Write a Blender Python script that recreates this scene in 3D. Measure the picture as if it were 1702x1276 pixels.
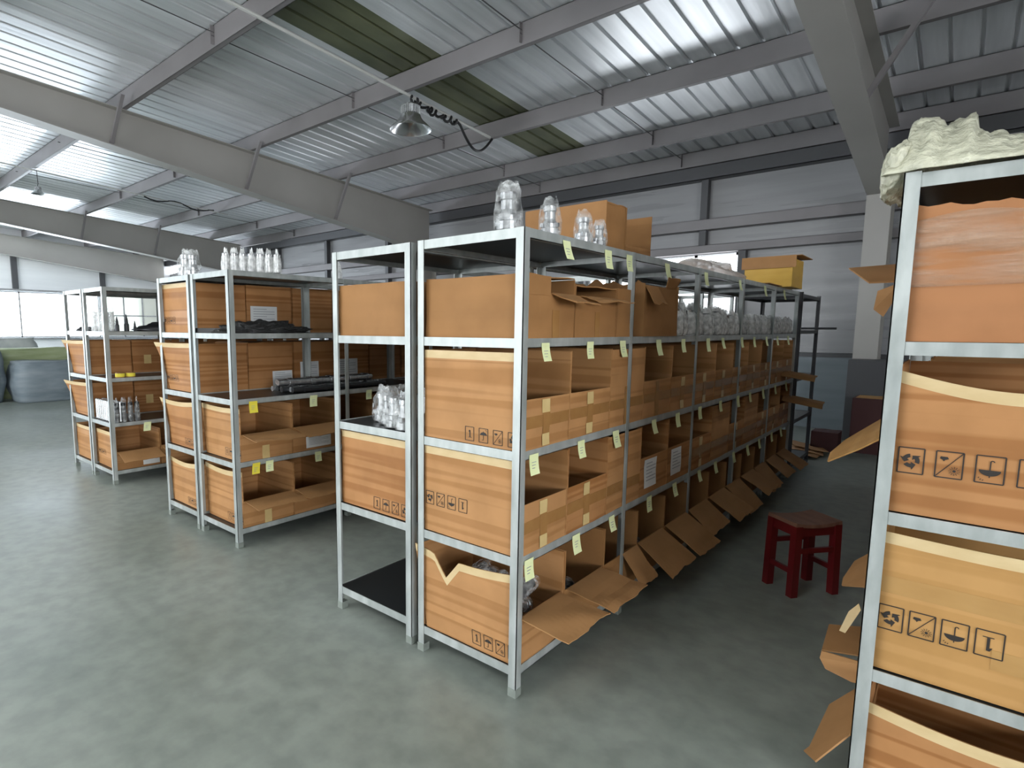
import bpy, math, random
from mathutils import Vector, Matrix, noise
R = random.Random(7)
scene = bpy.context.scene
for o in list(bpy.data.objects): bpy.data.objects.remove(o, do_unlink=True)
COL = scene.collection

# ------------------------------------------------------------------ camera
F_PX, PPX, PPY = 961.15, 736.25, 662.93
CAM_H = 1.5966
yaw, pitch, roll = math.radians(41.8461), math.radians(6.8925), math.radians(.2205)
fwd = Vector((-math.sin(yaw)*math.cos(pitch), math.cos(yaw)*math.cos(pitch), -math.sin(pitch)))
right = Vector((math.cos(yaw), math.sin(yaw), 0)); up = right.cross(fwd)
r2 = right*math.cos(roll) + up*math.sin(roll); u2 = -right*math.sin(roll) + up*math.cos(roll)
cd = bpy.data.cameras.new('camera'); cam = bpy.data.objects.new('camera', cd); COL.objects.link(cam)
m = Matrix((r2, u2, -fwd)).transposed().to_4x4(); m.translation = Vector((0, 0, CAM_H)); cam.matrix_world = m
cd.sensor_width = 36; cd.lens = F_PX/1702*36
cd.shift_x = (851-PPX)/1702; cd.shift_y = (PPY-638)/1702; cd.clip_start = .05; cd.clip_end = 200
scene.camera = cam

# ------------------------------------------------------------------ world, daylight, exposure
w = bpy.data.worlds.new('daylight'); scene.world = w; w.use_nodes = True
bg = w.node_tree.nodes['Background']; bg.inputs[0].default_value = (.90, .95, 1, 1); bg.inputs[1].default_value = 5.5
def area(name, loc, size, rot, power, color=(1, 1, 1)):
    l = bpy.data.lights.new(name, 'AREA'); l.shape = 'RECTANGLE'; l.size, l.size_y = size; l.energy = power; l.color = color
    o = bpy.data.objects.new(name, l); COL.objects.link(o); o.location = loc; o.rotation_euler = [math.radians(a) for a in rot]; return o
# daylight by gable and far windows and open loading door; others are added fill
area('daylight_loading_door', (-7.5, -8.5, 2.0), (9.0, 3.4), (90, 0, 0), 125, (1, .98, .95))
area('added_overhead_fill', (-6.0, -3.2, 5.35), (13, 2.0), (0, 0, 0), 430, (.97, 1, .98))  # added lamp under the closed roof, in place of unseen skylights
area('added_gable_wall_fill', (-21.0, -2.2, 5.2), (5, 7), (0, 40, 0), 900, (.97, .985, 1))  # added lamp tilted to brighten the gable wall; the roof has no opening here
area('added_right_fill', (8.3, -3.6, 2.2), (2.0, 5), (0, 90, 0), 620, (.97, .99, 1))  # added to brighten the aisle-side faces from an unseen wall
area('daylight_gable_windows', (-26.7, 2.0, 2.1), (1.8, 16), (0, -90, 0), 2000, (.78, .89, 1))
area('daylight_far_window', (-4.55, 11.7, 2.1), (2.9, 1.6), (-90, 0, 0), 12, (.92, .96, 1))
vs = scene.view_settings
vs.view_transform = 'Standard'; vs.look = 'None'; vs.gamma = 1; vs.use_curve_mapping = False; vs.exposure = 0.2

# ------------------------------------------------------------------ materials
def nt(name):
    m = bpy.data.materials.new(name); m.use_nodes = True
    return m, m.node_tree.nodes, m.node_tree.links, m.node_tree.nodes['Principled BSDF']
def plain(name, c, rough=.6, metal=0, spec=.5):
    m, n, l, b = nt(name); b.inputs['Base Color'].default_value = (*c, 1); b.inputs['Roughness'].default_value = rough
    b.inputs['Metallic'].default_value = metal; b.inputs['Specular IOR Level'].default_value = spec; return m
def noisy(name, stops, scale=(5, 5, 5), rough=.6, metal=0, detail=4, bump=0, spec=.5, distort=0, rvar=0, coord='Object'):
    m, n, l, b = nt(name)
    tc = n.new('ShaderNodeTexCoord'); mp = n.new('ShaderNodeMapping'); mp.inputs['Scale'].default_value = scale
    nz = n.new('ShaderNodeTexNoise'); nz.inputs['Scale'].default_value = 1; nz.inputs['Detail'].default_value = detail; nz.inputs['Distortion'].default_value = distort
    cr = n.new('ShaderNodeValToRGB'); e = cr.color_ramp.elements
    while len(e) < len(stops): e.new(.5)
    for q, (p, c) in zip(e, stops): q.position = p; q.color = (*c, 1)
    l.new(tc.outputs[coord], mp.inputs[0]); l.new(mp.outputs[0], nz.inputs[0]); l.new(nz.outputs['Fac'], cr.inputs[0]); l.new(cr.outputs[0], b.inputs['Base Color'])
    b.inputs['Roughness'].default_value = rough; b.inputs['Metallic'].default_value = metal; b.inputs['Specular IOR Level'].default_value = spec
    if rvar:
        mr = n.new('ShaderNodeMapRange'); mr.inputs[1].default_value = .3; mr.inputs[2].default_value = .7
        mr.inputs[3].default_value = rough-rvar; mr.inputs[4].default_value = rough+rvar; l.new(nz.outputs['Fac'], mr.inputs[0]); l.new(mr.outputs[0], b.inputs['Roughness'])
    if bump:
        bp = n.new('ShaderNodeBump'); bp.inputs['Strength'].default_value = bump; bp.inputs['Distance'].default_value = .01
        l.new(nz.outputs['Fac'], bp.inputs['Height']); l.new(bp.outputs[0], b.inputs['Normal'])
    return m
def kraft(name, a, bcol, seed=0, gloss=.5, bands=True):
    """brown board with horizontal bands of packing tape and fine fluting"""
    m, n, l, b = nt(name)
    tc = n.new('ShaderNodeTexCoord'); mp = n.new('ShaderNodeMapping'); mp.inputs['Scale'].default_value = (.10, .10, 10); mp.inputs['Location'].default_value = (seed, seed*2, seed)
    b.inputs['Specular IOR Level'].default_value = .25
    oi = n.new('ShaderNodeObjectInfo'); va = n.new('ShaderNodeVectorMath'); va.operation = 'ADD'
    nz = n.new('ShaderNodeTexNoise'); nz.inputs['Scale'].default_value = 1; nz.inputs['Detail'].default_value = 1.5
    cr = n.new('ShaderNodeValToRGB'); e = cr.color_ramp.elements
    if bands:
        st = [(.40, bcol), (.43, a), (.50, a), (.525, bcol), (.57, bcol), (.595, tuple(x*1.06 for x in a))]
    else: st = [(.35, a), (.65, tuple(x*.9 for x in a))]
    while len(e) < len(st): e.new(.5)
    for q, (p, c) in zip(e, st): q.position = p; q.color = (*c, 1)
    l.new(tc.outputs['Object'], va.inputs[0]); l.new(oi.outputs['Random'], va.inputs[1]); l.new(va.outputs[0], mp.inputs[0]); l.new(mp.outputs[0], nz.inputs[0]); l.new(nz.outputs['Fac'], cr.inputs[0])
    n2 = n.new('ShaderNodeTexNoise'); n2.inputs['Scale'].default_value = 6; n2.inputs['Detail'].default_value = 6; l.new(va.outputs[0], n2.inputs[0])
    mx = n.new('ShaderNodeMix'); mx.data_type = 'RGBA'; mx.blend_type = 'MULTIPLY'; mx.inputs[0].default_value = .5
    c2 = n.new('ShaderNodeValToRGB'); c2.color_ramp.elements[0].position = .3; c2.color_ramp.elements[0].color = (.72, .7, .66, 1); c2.color_ramp.elements[1].position = .6; c2.color_ramp.elements[1].color = (1, 1, 1, 1)
    l.new(n2.outputs['Fac'], c2.inputs[0]); l.new(cr.outputs[0], mx.inputs[6]); l.new(c2.outputs[0], mx.inputs[7]); l.new(mx.outputs[2], b.inputs['Base Color'])
    wv = n.new('ShaderNodeTexWave'); wv.inputs['Scale'].default_value = 55; wv.bands_direction = 'DIAGONAL'; l.new(tc.outputs['Object'], wv.inputs[0])
    bp = n.new('ShaderNodeBump'); bp.inputs['Strength'].default_value = .12; bp.inputs['Distance'].default_value = .004
    ad = n.new('ShaderNodeMath'); ad.operation = 'ADD'; ad.inputs[0].default_value = 0; n.remove(wv); l.new(n2.outputs['Fac'], ad.inputs[1]); l.new(ad.outputs[0], bp.inputs['Height']); l.new(bp.outputs[0], b.inputs['Normal'])
    rr = n.new('ShaderNodeMapRange'); rr.inputs[1].default_value = .45; rr.inputs[2].default_value = .6; rr.inputs[3].default_value = .7; rr.inputs[4].default_value = gloss
    l.new(nz.outputs['Fac'], rr.inputs[0]); l.new(rr.outputs[0], b.inputs['Roughness'])
    return m
def film(name, c, alpha, rough=.15, bump=.6, scale=30, stretch=(1, 1, 1)):
    m, n, l, b = nt(name); n.remove(b)
    out = n['Material Output']; tr = n.new('ShaderNodeBsdfTransparent'); pr = n.new('ShaderNodeBsdfPrincipled'); mx = n.new('ShaderNodeMixShader')
    pr.inputs['Base Color'].default_value = (*c, 1); pr.inputs['Roughness'].default_value = rough; pr.inputs['Specular IOR Level'].default_value = .8
    tc = n.new('ShaderNodeTexCoord'); nz = n.new('ShaderNodeTexNoise'); nz.inputs['Scale'].default_value = scale; nz.inputs['Detail'].default_value = 5
    mp = n.new('ShaderNodeMapping'); mp.inputs['Scale'].default_value = stretch; l.new(tc.outputs['Object'], mp.inputs[0]); l.new(mp.outputs[0], nz.inputs[0]); bp = n.new('ShaderNodeBump'); bp.inputs['Strength'].default_value = bump; bp.inputs['Distance'].default_value = .02
    l.new(nz.outputs['Fac'], bp.inputs['Height']); l.new(bp.outputs[0], pr.inputs['Normal'])
    mr = n.new('ShaderNodeMapRange'); mr.inputs[1].default_value = .35; mr.inputs[2].default_value = .65; mr.inputs[3].default_value = max(0, alpha-.25); mr.inputs[4].default_value = min(1, alpha+.25)
    l.new(nz.outputs['Fac'], mr.inputs[0]); l.new(mr.outputs[0], mx.inputs[0]); l.new(tr.outputs[0], mx.inputs[1]); l.new(pr.outputs[0], mx.inputs[2]); l.new(mx.outputs[0], out.inputs[0])
    return m

M = {}
M['galv'] = noisy('galvanised_steel', [(.3, (.34, .37, .36)), (.5, (.42, .45, .44)), (.7, (.52, .55, .54))], (14, 14, 5), .40, .35, 5, .05, rvar=.08)
M['shelf'] = plain('black_shelf_board', (.018, .02, .021), .35)
M['kraft'] = kraft('kraft_taped', (.46, .238, .098), (.38, .186, .070))
M['kraft_b'] = kraft('kraft_taped_orange', (.43, .21, .083), (.335, .147, .050), 3)
M['kraft_p'] = kraft('kraft_plain', (.36, .18, .068), (.335, .165, .06), 1, .7, False)
M['kraft_r'] = kraft('kraft_reddish_plain', (.42, .19, .082), (.39, .172, .072), 7, .6, False)
M['kraft_in'] = kraft('kraft_inner_board', (.38, .20, .082), (.38, .20, .082), 2, .8, False)
M['kraft_y'] = kraft('kraft_pale', (.485, .27, .098), (.44, .24, .082), 5)
M['kraft_amber'] = noisy('amber_board', [(.3, (.52, .30, .03)), (.6, (.60, .36, .05))], (3, 3, 12), .5)
M['edge'] = noisy('pale_edge_tape', [(.3, (.56, .41, .21)), (.7, (.64, .49, .27))], (8, 8, 20), .5)
M['tape'] = noisy('clear_brown_tape', [(.3, (.56, .40, .17)), (.7, (.68, .52, .25))], (10, 10, 10), .28)
M['tape_m'] = noisy('amber_clear_tape', [(.3, (.40, .225, .08)), (.7, (.46, .27, .10))], (6, 6, 16), .2)
M['tape_d'] = noisy('brown_tape', [(.3, (.30, .15, .05)), (.7, (.38, .20, .07))], (10, 10, 10), .25)
M['ink'] = plain('black_ink', (.02, .015, .012), .6)
M['tag'] = noisy('pale_yellow_paper', [(.3, (.74, .80, .42)), (.7, (.80, .85, .50))], (20, 20, 20), .8)
M['tag_y'] = plain('bright_yellow_paper', (.80, .68, .06), .7)
M['paper'] = plain('white_paper', (.74, .76, .76), .7)
M['print'] = plain('grey_print', (.30, .32, .36), .8)
M['steel'] = noisy('painted_steel', [(.3, (.20, .185, .19)), (.7, (.25, .235, .24))], (1, 1, 1), .55)
M['rafter'] = noisy('painted_rafter_steel', [(.3, (.34, .325, .30)), (.7, (.39, .375, .35))], (.8, .8, .8), .5)
M['dark_steel'] = plain('dark_painted_steel', (.07, .07, .075), .5)
M['panel_lit'] = noisy('wall_panel_lit', [(.3, (.72, .73, .75)), (.7, (.80, .81, .82))], (.4, .4, 6), .4)  # brightness of the gable wall is put into this panel colour
M['panel'] = noisy('wall_panel_dimmed', [(.3, (.25, .25, .255)), (.7, (.31, .31, .315))], (.4, .4, 6), .32, rvar=.1)  # same wall panel, dimness of the far wall put into the colour
M['masonry'] = noisy('blue_grey_painted_wall', [(.3, (.15, .18, .20)), (.7, (.20, .23, .25))], (1, 1, 5), .5)
M['olive'] = noisy('olive_skylight_sheet', [(.35, (.075, .085, .045)), (.65, (.16, .17, .095))], (1.5, .6, 1), .25)
M['cable'] = plain('black_cable', (.012, .012, .013), .5)
M['conduit'] = plain('white_conduit', (.62, .62, .6), .4)
M['alu'] = noisy('aluminium', [(.3, (.55, .56, .57)), (.7, (.72, .73, .74))], (20, 20, 20), .25, .85)
M['chrome'] = noisy('bright_metal', [(.3, (.30, .31, .32)), (.7, (.66, .67, .68))], (30, 30, 30), .25, .7)
M['darkmetal'] = plain('dark_metal', (.05, .052, .056), .35, .6)
M['film'] = film('clear_plastic_bag', (.80, .82, .82), .16, bump=.25)
M['film_w'] = film('milky_plastic_film', (.82, .83, .82), .62)
M['haze'] = film('brown_plastic_film', (.55, .46, .40), .95, .3, .8, 12)
M['wrap'] = film('foam_wrap', (.66, .65, .50), .97, .22, 1.0, 26)
M['stretch'] = film('stretch_film_sheet', (.60, .40, .28), .16, .08, 1.0, 5, (.7, 1, 6))
M['red'] = noisy('red_painted_wood', [(.3, (.10, .004, .006)), (.7, (.145, .008, .010))], (3, 3, 3), .4)
M['wood'] = noisy('worn_wood', [(.3, (.16, .075, .05)), (.7, (.23, .12, .08))], (20, 3, 3), .55)
M['sack'] = noisy('grey_woven_sack', [(.3, (.16, .20, .23)), (.7, (.25, .29, .32))], (2, 2, 9), .5, bump=.5)
M['sack_g'] = noisy('green_woven_sack', [(.3, (.28, .34, .16)), (.7, (.42, .47, .28))], (2, 2, 12), .5, bump=.5)
M['sack_w'] = noisy('white_woven_sack', [(.3, (.42, .45, .45)), (.7, (.6, .62, .6))], (3, 3, 3), .6, bump=.4)
M['mesh_b'] = noisy('black_netting', [(.3, (.006, .006, .006)), (.7, (.03, .03, .03))], (60, 60, 60), .6, bump=.8)
M['redbox'] = plain('dark_red_board', (.05, .012, .012), .6)

# roof sheet: ribbed foil-faced steel
m, n, l, b = nt('ribbed_roof_sheet'); M['roof'] = m
tc = n.new('ShaderNodeTexCoord'); mp = n.new('ShaderNodeMapping'); mp.inputs['Scale'].default_value = (6, .35, 1); nz = n.new('ShaderNodeTexNoise'); nz.inputs['Detail'].default_value = 4; nz.inputs['Scale'].default_value = 1
l.new(tc.outputs['Object'], mp.inputs[0]); l.new(mp.outputs[0], nz.inputs[0])
cr = n.new('ShaderNodeValToRGB'); cr.color_ramp.elements[0].position = .3; cr.color_ramp.elements[0].color = (.62, .64, .66, 1); cr.color_ramp.elements[1].position = .7; cr.color_ramp.elements[1].color = (.84, .86, .88, 1)
l.new(nz.outputs['Fac'], cr.inputs[0]); l.new(cr.outputs[0], b.inputs['Base Color']); b.inputs['Metallic'].default_value = .35; b.inputs['Roughness'].default_value = .34
bp = n.new('ShaderNodeBump'); bp.inputs['Strength'].default_value = .25; bp.inputs['Distance'].default_value = .02; l.new(nz.outputs['Fac'], bp.inputs['Height']); l.new(bp.outputs[0], b.inputs['Normal'])

# floor: worn grey-green epoxy
m, n, l, b = nt('epoxy_floor'); M['floor'] = m
tc = n.new('ShaderNodeTexCoord'); n1 = n.new('ShaderNodeTexNoise'); n1.inputs['Scale'].default_value = .9; n1.inputs['Detail'].default_value = 8; n1.inputs['Roughness'].default_value = .65
n2 = n.new('ShaderNodeTexNoise'); n2.inputs['Scale'].default_value = 9; n2.inputs['Detail'].default_value = 8
l.new(tc.outputs['Object'], n1.inputs[0]); l.new(tc.outputs['Object'], n2.inputs[0])
cr = n.new('ShaderNodeValToRGB'); cr.color_ramp.elements[0].position = .35; cr.color_ramp.elements[0].color = (.205, .232, .208, 1); cr.color_ramp.elements[1].position = .65; cr.color_ramp.elements[1].color = (.28, .308, .28, 1)
c2 = n.new('ShaderNodeValToRGB'); c2.color_ramp.elements[0].position = .35; c2.color_ramp.elements[0].color = (.82, .82, .82, 1); c2.color_ramp.elements[1].position = .62; c2.color_ramp.elements[1].color = (1.08, 1.08, 1.06, 1)
mx = n.new('ShaderNodeMix'); mx.data_type = 'RGBA'; mx.blend_type = 'MULTIPLY'; mx.inputs[0].default_value = .8
l.new(n1.outputs['Fac'], cr.inputs[0]); l.new(n2.outputs['Fac'], c2.inputs[0]); l.new(cr.outputs[0], mx.inputs[6]); l.new(c2.outputs[0], mx.inputs[7]); l.new(mx.outputs[2], b.inputs['Base Color'])
mr = n.new('ShaderNodeMapRange'); mr.inputs[1].default_value = .35; mr.inputs[2].default_value = .65; mr.inputs[3].default_value = .30; mr.inputs[4].default_value = .50; l.new(n1.outputs['Fac'], mr.inputs[0]); l.new(mr.outputs[0], b.inputs['Roughness'])
bp = n.new('ShaderNodeBump'); bp.inputs['Strength'].default_value = .08; bp.inputs['Distance'].default_value = .01; l.new(n1.outputs['Fac'], bp.inputs['Height']); l.new(bp.outputs[0], b.inputs['Normal'])

# window glass
m, n, l, b = nt('window_glass'); M['glass'] = m; n.remove(b)
tr = n.new('ShaderNodeBsdfTransparent'); gl = n.new('ShaderNodeBsdfGlossy'); gl.inputs['Roughness'].default_value = .03; mx = n.new('ShaderNodeMixShader'); mx.inputs[0].default_value = .06
l.new(tr.outputs[0], mx.inputs[1]); l.new(gl.outputs[0], mx.inputs[2]); l.new(mx.outputs[0], n['Material Output'].inputs[0])
m, n, l, b = nt('frosted_glass'); M['frost'] = m; n.remove(b)
tr = n.new('ShaderNodeBsdfTranslucent'); tr.inputs[0].default_value = (.72, .73, .68, 1); df = n.new('ShaderNodeBsdfDiffuse'); df.inputs[0].default_value = (.7, .7, .66, 1); mx = n.new('ShaderNodeMixShader'); mx.inputs[0].default_value = .75
l.new(tr.outputs[0], mx.inputs[1]); l.new(df.outputs[0], mx.inputs[2]); l.new(mx.outputs[0], n['Material Output'].inputs[0])

# ------------------------------------------------------------------ mesh helpers
class MB:
    def __init__(s): s.v = []; s.f = []
    def box(s, x0, y0, z0, x1, y1, z1):
        k = len(s.v); s.v += [(x, y, z) for z in (z0, z1) for y in (y0, y1) for x in (x0, x1)]
        s.f += [tuple(k+i for i in q) for q in ((0, 2, 3, 1), (4, 5, 7, 6), (0, 1, 5, 4), (2, 6, 7, 3), (0, 4, 6, 2), (1, 3, 7, 5))]; return s
    def sheet(s, fn, nu, nv, th):
        """closed slab: fn(u,v) gives the outer face, thickness th along the numeric normal (inwards)"""
        k = len(s.v); P = [[Vector(fn(i/nu, j/nv)) for i in range(nu+1)] for j in range(nv+1)]
        N = []
        for j in range(nv+1):
            row = []
            for i in range(nu+1):
                du = P[j][min(i+1, nu)]-P[j][max(i-1, 0)]; dv = P[min(j+1, nv)][i]-P[max(j-1, 0)][i]
                c = du.cross(dv); row.append(c.normalized() if c.length > 1e-9 else Vector((0, 0, 1)))
            N.append(row)
        W = nu+1; T = W*(nv+1)
        for j in range(nv+1):
            for i in range(nu+1): s.v.append(tuple(P[j][i]))
        for j in range(nv+1):
            for i in range(nu+1): s.v.append(tuple(P[j][i]-N[j][i]*th))
        for j in range(nv):
            for i in range(nu):
                a = k+j*W+i; s.f.append((a, a+1, a+W+1, a+W)); s.f.append((T+a+W, T+a+W+1, T+a+1, T+a))
        for i in range(nu):
            a = k+i; s.f.append((a+1, a, T+a, T+a+1)); a = k+nv*W+i; s.f.append((a, a+1, T+a+1, T+a))
        for j in range(nv):
            a = k+j*W; s.f.append((a, a+W, T+a+W, T+a)); a = k+j*W+nu; s.f.append((a+W, a, T+a, T+a+W))
        return s
    def tube(s, pts, r, n=8, cap=True):
        pts = [Vector(p) for p in pts]; k = len(s.v); prev = None
        for i, p in enumerate(pts):
            d = (pts[min(i+1, len(pts)-1)]-pts[max(i-1, 0)]).normalized()
            a = prev if prev is not None else (Vector((0, 0, 1)) if abs(d.z) < .9 else Vector((1, 0, 0)))
            x = (a-d*a.dot(d)).normalized(); prev = x; y = d.cross(x); rr = r[i] if isinstance(r, (list, tuple)) else r
            for q in range(n):
                t = 2*math.pi*q/n; s.v.append(tuple(p+x*math.cos(t)*rr+y*math.sin(t)*rr))
        for i in range(len(pts)-1):
            for q in range(n): a = k+i*n+q; b = k+i*n+(q+1) % n; s.f.append((a, b, b+n, a+n))
        if cap: s.f.append(tuple(k+q for q in range(n))[::-1]); s.f.append(tuple(k+(len(pts)-1)*n+q for q in range(n)))
        return s
    def lathe(s, prof, n=16, o=(0, 0, 0), fn=None, cap=True):
        k = len(s.v)
        for (r, z) in prof:
            for q in range(n):
                t = 2*math.pi*q/n; p = Vector((math.cos(t)*r, math.sin(t)*r, z))
                if fn: p = fn(p, t)
                s.v.append((p.x+o[0], p.y+o[1], p.z+o[2]))
        for i in range(len(prof)-1):
            for q in range(n): a = k+i*n+q; b = k+i*n+(q+1) % n; s.f.append((a, b, b+n, a+n))
        if cap: s.f.append(tuple(k+q for q in range(n))[::-1]); s.f.append(tuple(k+(len(prof)-1)*n+q for q in range(n)))
        return s
    def prism(s, poly, fn, t):
        """poly: 2d points; fn(a,b,d) -> 3d; extruded d=0..t"""
        k = len(s.v); n = len(poly); s.v += [tuple(fn(a, b, 0)) for a, b in poly]+[tuple(fn(a, b, t)) for a, b in poly]
        s.f.append(tuple(k+i for i in range(n))); s.f.append(tuple(k+n+i for i in range(n))[::-1])
        for i in range(n): j = (i+1) % n; s.f.append((k+i, k+n+i, k+n+j, k+j))
        return s
    def mesh(s, name, mat, smooth=False):
        me = bpy.data.meshes.new(name); me.from_pydata(s.v, [], s.f); me.update(); me.materials.append(M[mat] if isinstance(mat, str) else mat)
        if smooth:
            for p in me.polygons: p.use_smooth = True
        return me
def link(name, me, parent=None, loc=None, rz=0):
    o = bpy.data.objects.new(name, me); COL.objects.link(o)
    if loc is not None: o.location = loc
    o.rotation_euler = (0, 0, rz)
    if parent: o.parent = parent
    return o
def put(name, mb, mat, parent=None, loc=None, rz=0, smooth=False): return link(name, mb.mesh(name, mat, smooth), parent, loc, rz)
def tag(o, label=None, cat=None, group=None, kind=None):
    if label: o['label'] = label
    if cat: o['category'] = cat
    if group: o['group'] = group
    if kind: o['kind'] = kind
    return o
def copy_tree(o, loc=None, rz=None):
    c = o.copy(); COL.objects.link(c)
    for ch in o.children:
        d = ch.copy(); COL.objects.link(d); d.parent = c
        for g in ch.children:
            e = g.copy(); COL.objects.link(e); e.parent = d
    if loc is not None: c.location = loc
    if rz is not None: c.rotation_euler = (0, 0, rz)
    return c
def nzv(p, s=1.0, a=1.0, seed=0): return noise.noise(Vector(p)*s+Vector((seed*3.7, seed*1.3, seed)))*a

# ------------------------------------------------------------------ building shell
XL, XR, YN, YF = -26.5, 8.0, -8.2, 11.15
def roof_z(y): return 5.56-.066*y if y > -1 else 5.626-.066*(-1-y)
floor = put('floor', MB().box(XL-.3, YN-.3, -.2, XR+.3, YF+.6, 0), 'floor'); tag(floor, kind='structure')
mb = MB()                                               # ribbed roof, both slopes
def roofsheet(mb, x0, x1, ya, yb, dz=0):
    x = x0; prof = []
    while x < x1-1e-6:
        prof += [(x, 0), (min(x+.225, x1), 0), (min(x+.24, x1), .035), (min(x+.265, x1), .035)]; x += .28
    prof.append((x1, 0)); k = len(mb.v); n = len(prof)
    for y in (ya, yb):
        for (px, h) in prof: mb.v.append((px, y, roof_z(y)+h+dz))
    for y in (ya, yb):
        for (px, h) in prof: mb.v.append((px, y, roof_z(y)+h+dz+.03))
    for i in range(n-1):
        mb.f.append((k+i, k+n+i, k+n+i+1, k+i+1)); mb.f.append((k+2*n+i+1, k+3*n+i+1, k+3*n+i, k+2*n+i))
        mb.f.append((k+i, k+i+1, k+2*n+i+1, k+2*n+i)); mb.f.append((k+n+i, k+3*n+i, k+3*n+i+1, k+n+i+1))
SK = (-6.42, -5.42)
roofsheet(mb, XL-.2, SK[0], -1, YF+.5); roofsheet(mb, SK[1], XR+.2, -1, YF+.5); roofsheet(mb, XL-.2, XR+.2, YN-.3, -1)
roofsheet(mb, SK[0], SK[1], -1, 2.0); roofsheet(mb, SK[0], SK[1], 10.1, YF+.5)
tag(put('ceiling', mb, 'roof'), kind='structure')
PY = [-5.6, -3.4, -1.0, 1.55, 3.78, 5.99, 8.05, 9.88, 11.22]
for i, (a, bb) in enumerate(((2.0, 3.78), (3.78, 5.99), (5.99, 8.05), (8.05, 10.1))):
    mb = MB(); roofsheet(mb, SK[0]+.002, SK[1]-.002, a+(.001 if i else .003), bb-(.001 if i < 3 else .003), 0)
    where = ['directly above the near side, cut by the top of the picture', 'largest one ahead of the hanging lamp', 'beside the end of the white conduit', 'smallest one nearest the far wall'][i]
    if i == 0: where = 'over the nearest purlin bay above the long conduit'
    tag(put('skylight_panel', mb, 'olive'), 'olive green translucent roof panel, '+where, 'skylight', 'olive skylight panels in the roof')

def wall_with_holes(name, axis, pos, th, a0, a1, z0, ztop, holes, mat, ribs=None):
    """wall along axis 'x' or 'y' with rectangular openings; ztop is a function of the coordinate"""
    mb = MB(); cuts = sorted({a0, a1, *[h[0] for h in holes], *[h[1] for h in holes], *([-1.0] if a0 < -1 < a1 and axis == 'y' else [])})
    def seg(a, b, lo, hi):
        k = len(mb.v); zt = lambda q: hi if hi is not None else ztop(q)
        for q in (a, b):
            for p in (pos, pos+th):
                for z in (lo, zt(q)): mb.v.append((q, p, z) if axis == 'x' else (p, q, z))
        mb.f.extend([tuple(k+i for i in q) for q in ((0, 1, 3, 2), (4, 6, 7, 5), (0, 4, 5, 1), (2, 3, 7, 6), (0, 2, 6, 4), (1, 5, 7, 3))])
    for a, b in zip(cuts, cuts[1:]):
        hs = sorted([h for h in holes if h[0] <= a+1e-6 and h[1] >= b-1e-6], key=lambda h: h[2]); z = z0
        for h in hs:
            if h[2] > z: seg(a, b, z, h[2])
            z = h[3]
        seg(a, b, z, None)
    return tag(put(name, mb, mat), kind='structure')
# far wall: painted masonry dado, panels above, one window
tag(put('wall_far_dado', MB().box(XL, YF, 0, XR, YF+.35, 1.17), 'masonry'), kind='structure').name = 'wall_far'
tag(put('trim_1', MB().box(XL, YF-.04, 1.17, XR, YF+.35, 1.23), 'dark_steel'), kind='structure')
WF = (-6.05, -3.12, 1.23, 2.98)
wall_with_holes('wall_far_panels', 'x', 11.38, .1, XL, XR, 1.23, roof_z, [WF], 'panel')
# gable wall with windows
WG = [(-5.6, 8.45, 1.22, 2.93), (8.62, 10.9, 1.22, 2.93)]
wall_with_holes('wall_left', 'y', XL-.1, .1, YN, YF+.4, 0, roof_z, WG, 'panel_lit')
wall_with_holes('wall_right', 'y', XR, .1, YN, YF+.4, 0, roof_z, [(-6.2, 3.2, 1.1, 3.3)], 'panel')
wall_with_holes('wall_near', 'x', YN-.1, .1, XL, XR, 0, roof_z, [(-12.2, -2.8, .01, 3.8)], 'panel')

def window(name, axis, pos, a0, a1, z0, z1, muls, mat='glass', rails=()):
    fr = MB(); t = .045
    def bx(p, q, r, s):
        if axis == 'x': fr.box(p, pos-.03, r, q, pos+.03, s)
        else: fr.box(pos-.03, p, r, pos+.03, q, s)
    bx(a0, a1, z0, z0+t); bx(a0, a1, z1-t, z1); bx(a0, a0+t, z0, z1); bx(a1-t, a1, z0, z1)
    for q in muls: bx(q-t*.6, q+t*.6, z0, z1)
    for q in rails: bx(a0, a1, q-t/2, q+t/2)
    f = tag(put(name, fr, 'alu'), kind='structure'); g = MB()
    if axis == 'x': g.box(a0+.01, pos-.004, z0+.01, a1-.01, pos+.004, z1-.01)
    else: g.box(pos-.004, a0+.01, z0+.01, pos+.004, a1-.01, z1-.01)
    put('pane', g, mat, f); return f
window('window_1', 'x', 11.43, *WF, (-4.72, -3.86))
window('window_2', 'y', XL-.05, *WG[0], (-4, -2.4, -.8, .9, 2.5, 4.2, 5.76, 7.28))
window('added_right_window', 'y', XR+.05, -6.2, 3.2, 1.1, 3.3, (-3.8, -1.5, .8))  # unseen window, added for the lamp that brightens the aisle faces
for nm_, x0, x1, y0, y1 in (('added_roof_panel', -12.5, .5, -4.2, -2.2), ('added_roof_panel_left', -23.5, -18.5, -5.5, -1.6)):
    tag(put(nm_, MB().box(x0, y0, 5.44, x1, y1, 5.45), 'frost'), kind='structure')  # unseen panels added above the overhead fill lamps; the sheet roof stays closed
window('window_3', 'y', XL-.05, *WG[1], (9.4, 10.15), 'frost', (2.1,))
tag(put('trim_2', MB().box(XL, YN, 2.95, XL+.09, YF+.2, 3.02), 'alu'), kind='structure')
tag(put('trim_3', MB().box(XL, YN, 1.13, XL+.09, YF, 1.21), 'alu'), kind='structure')

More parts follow.
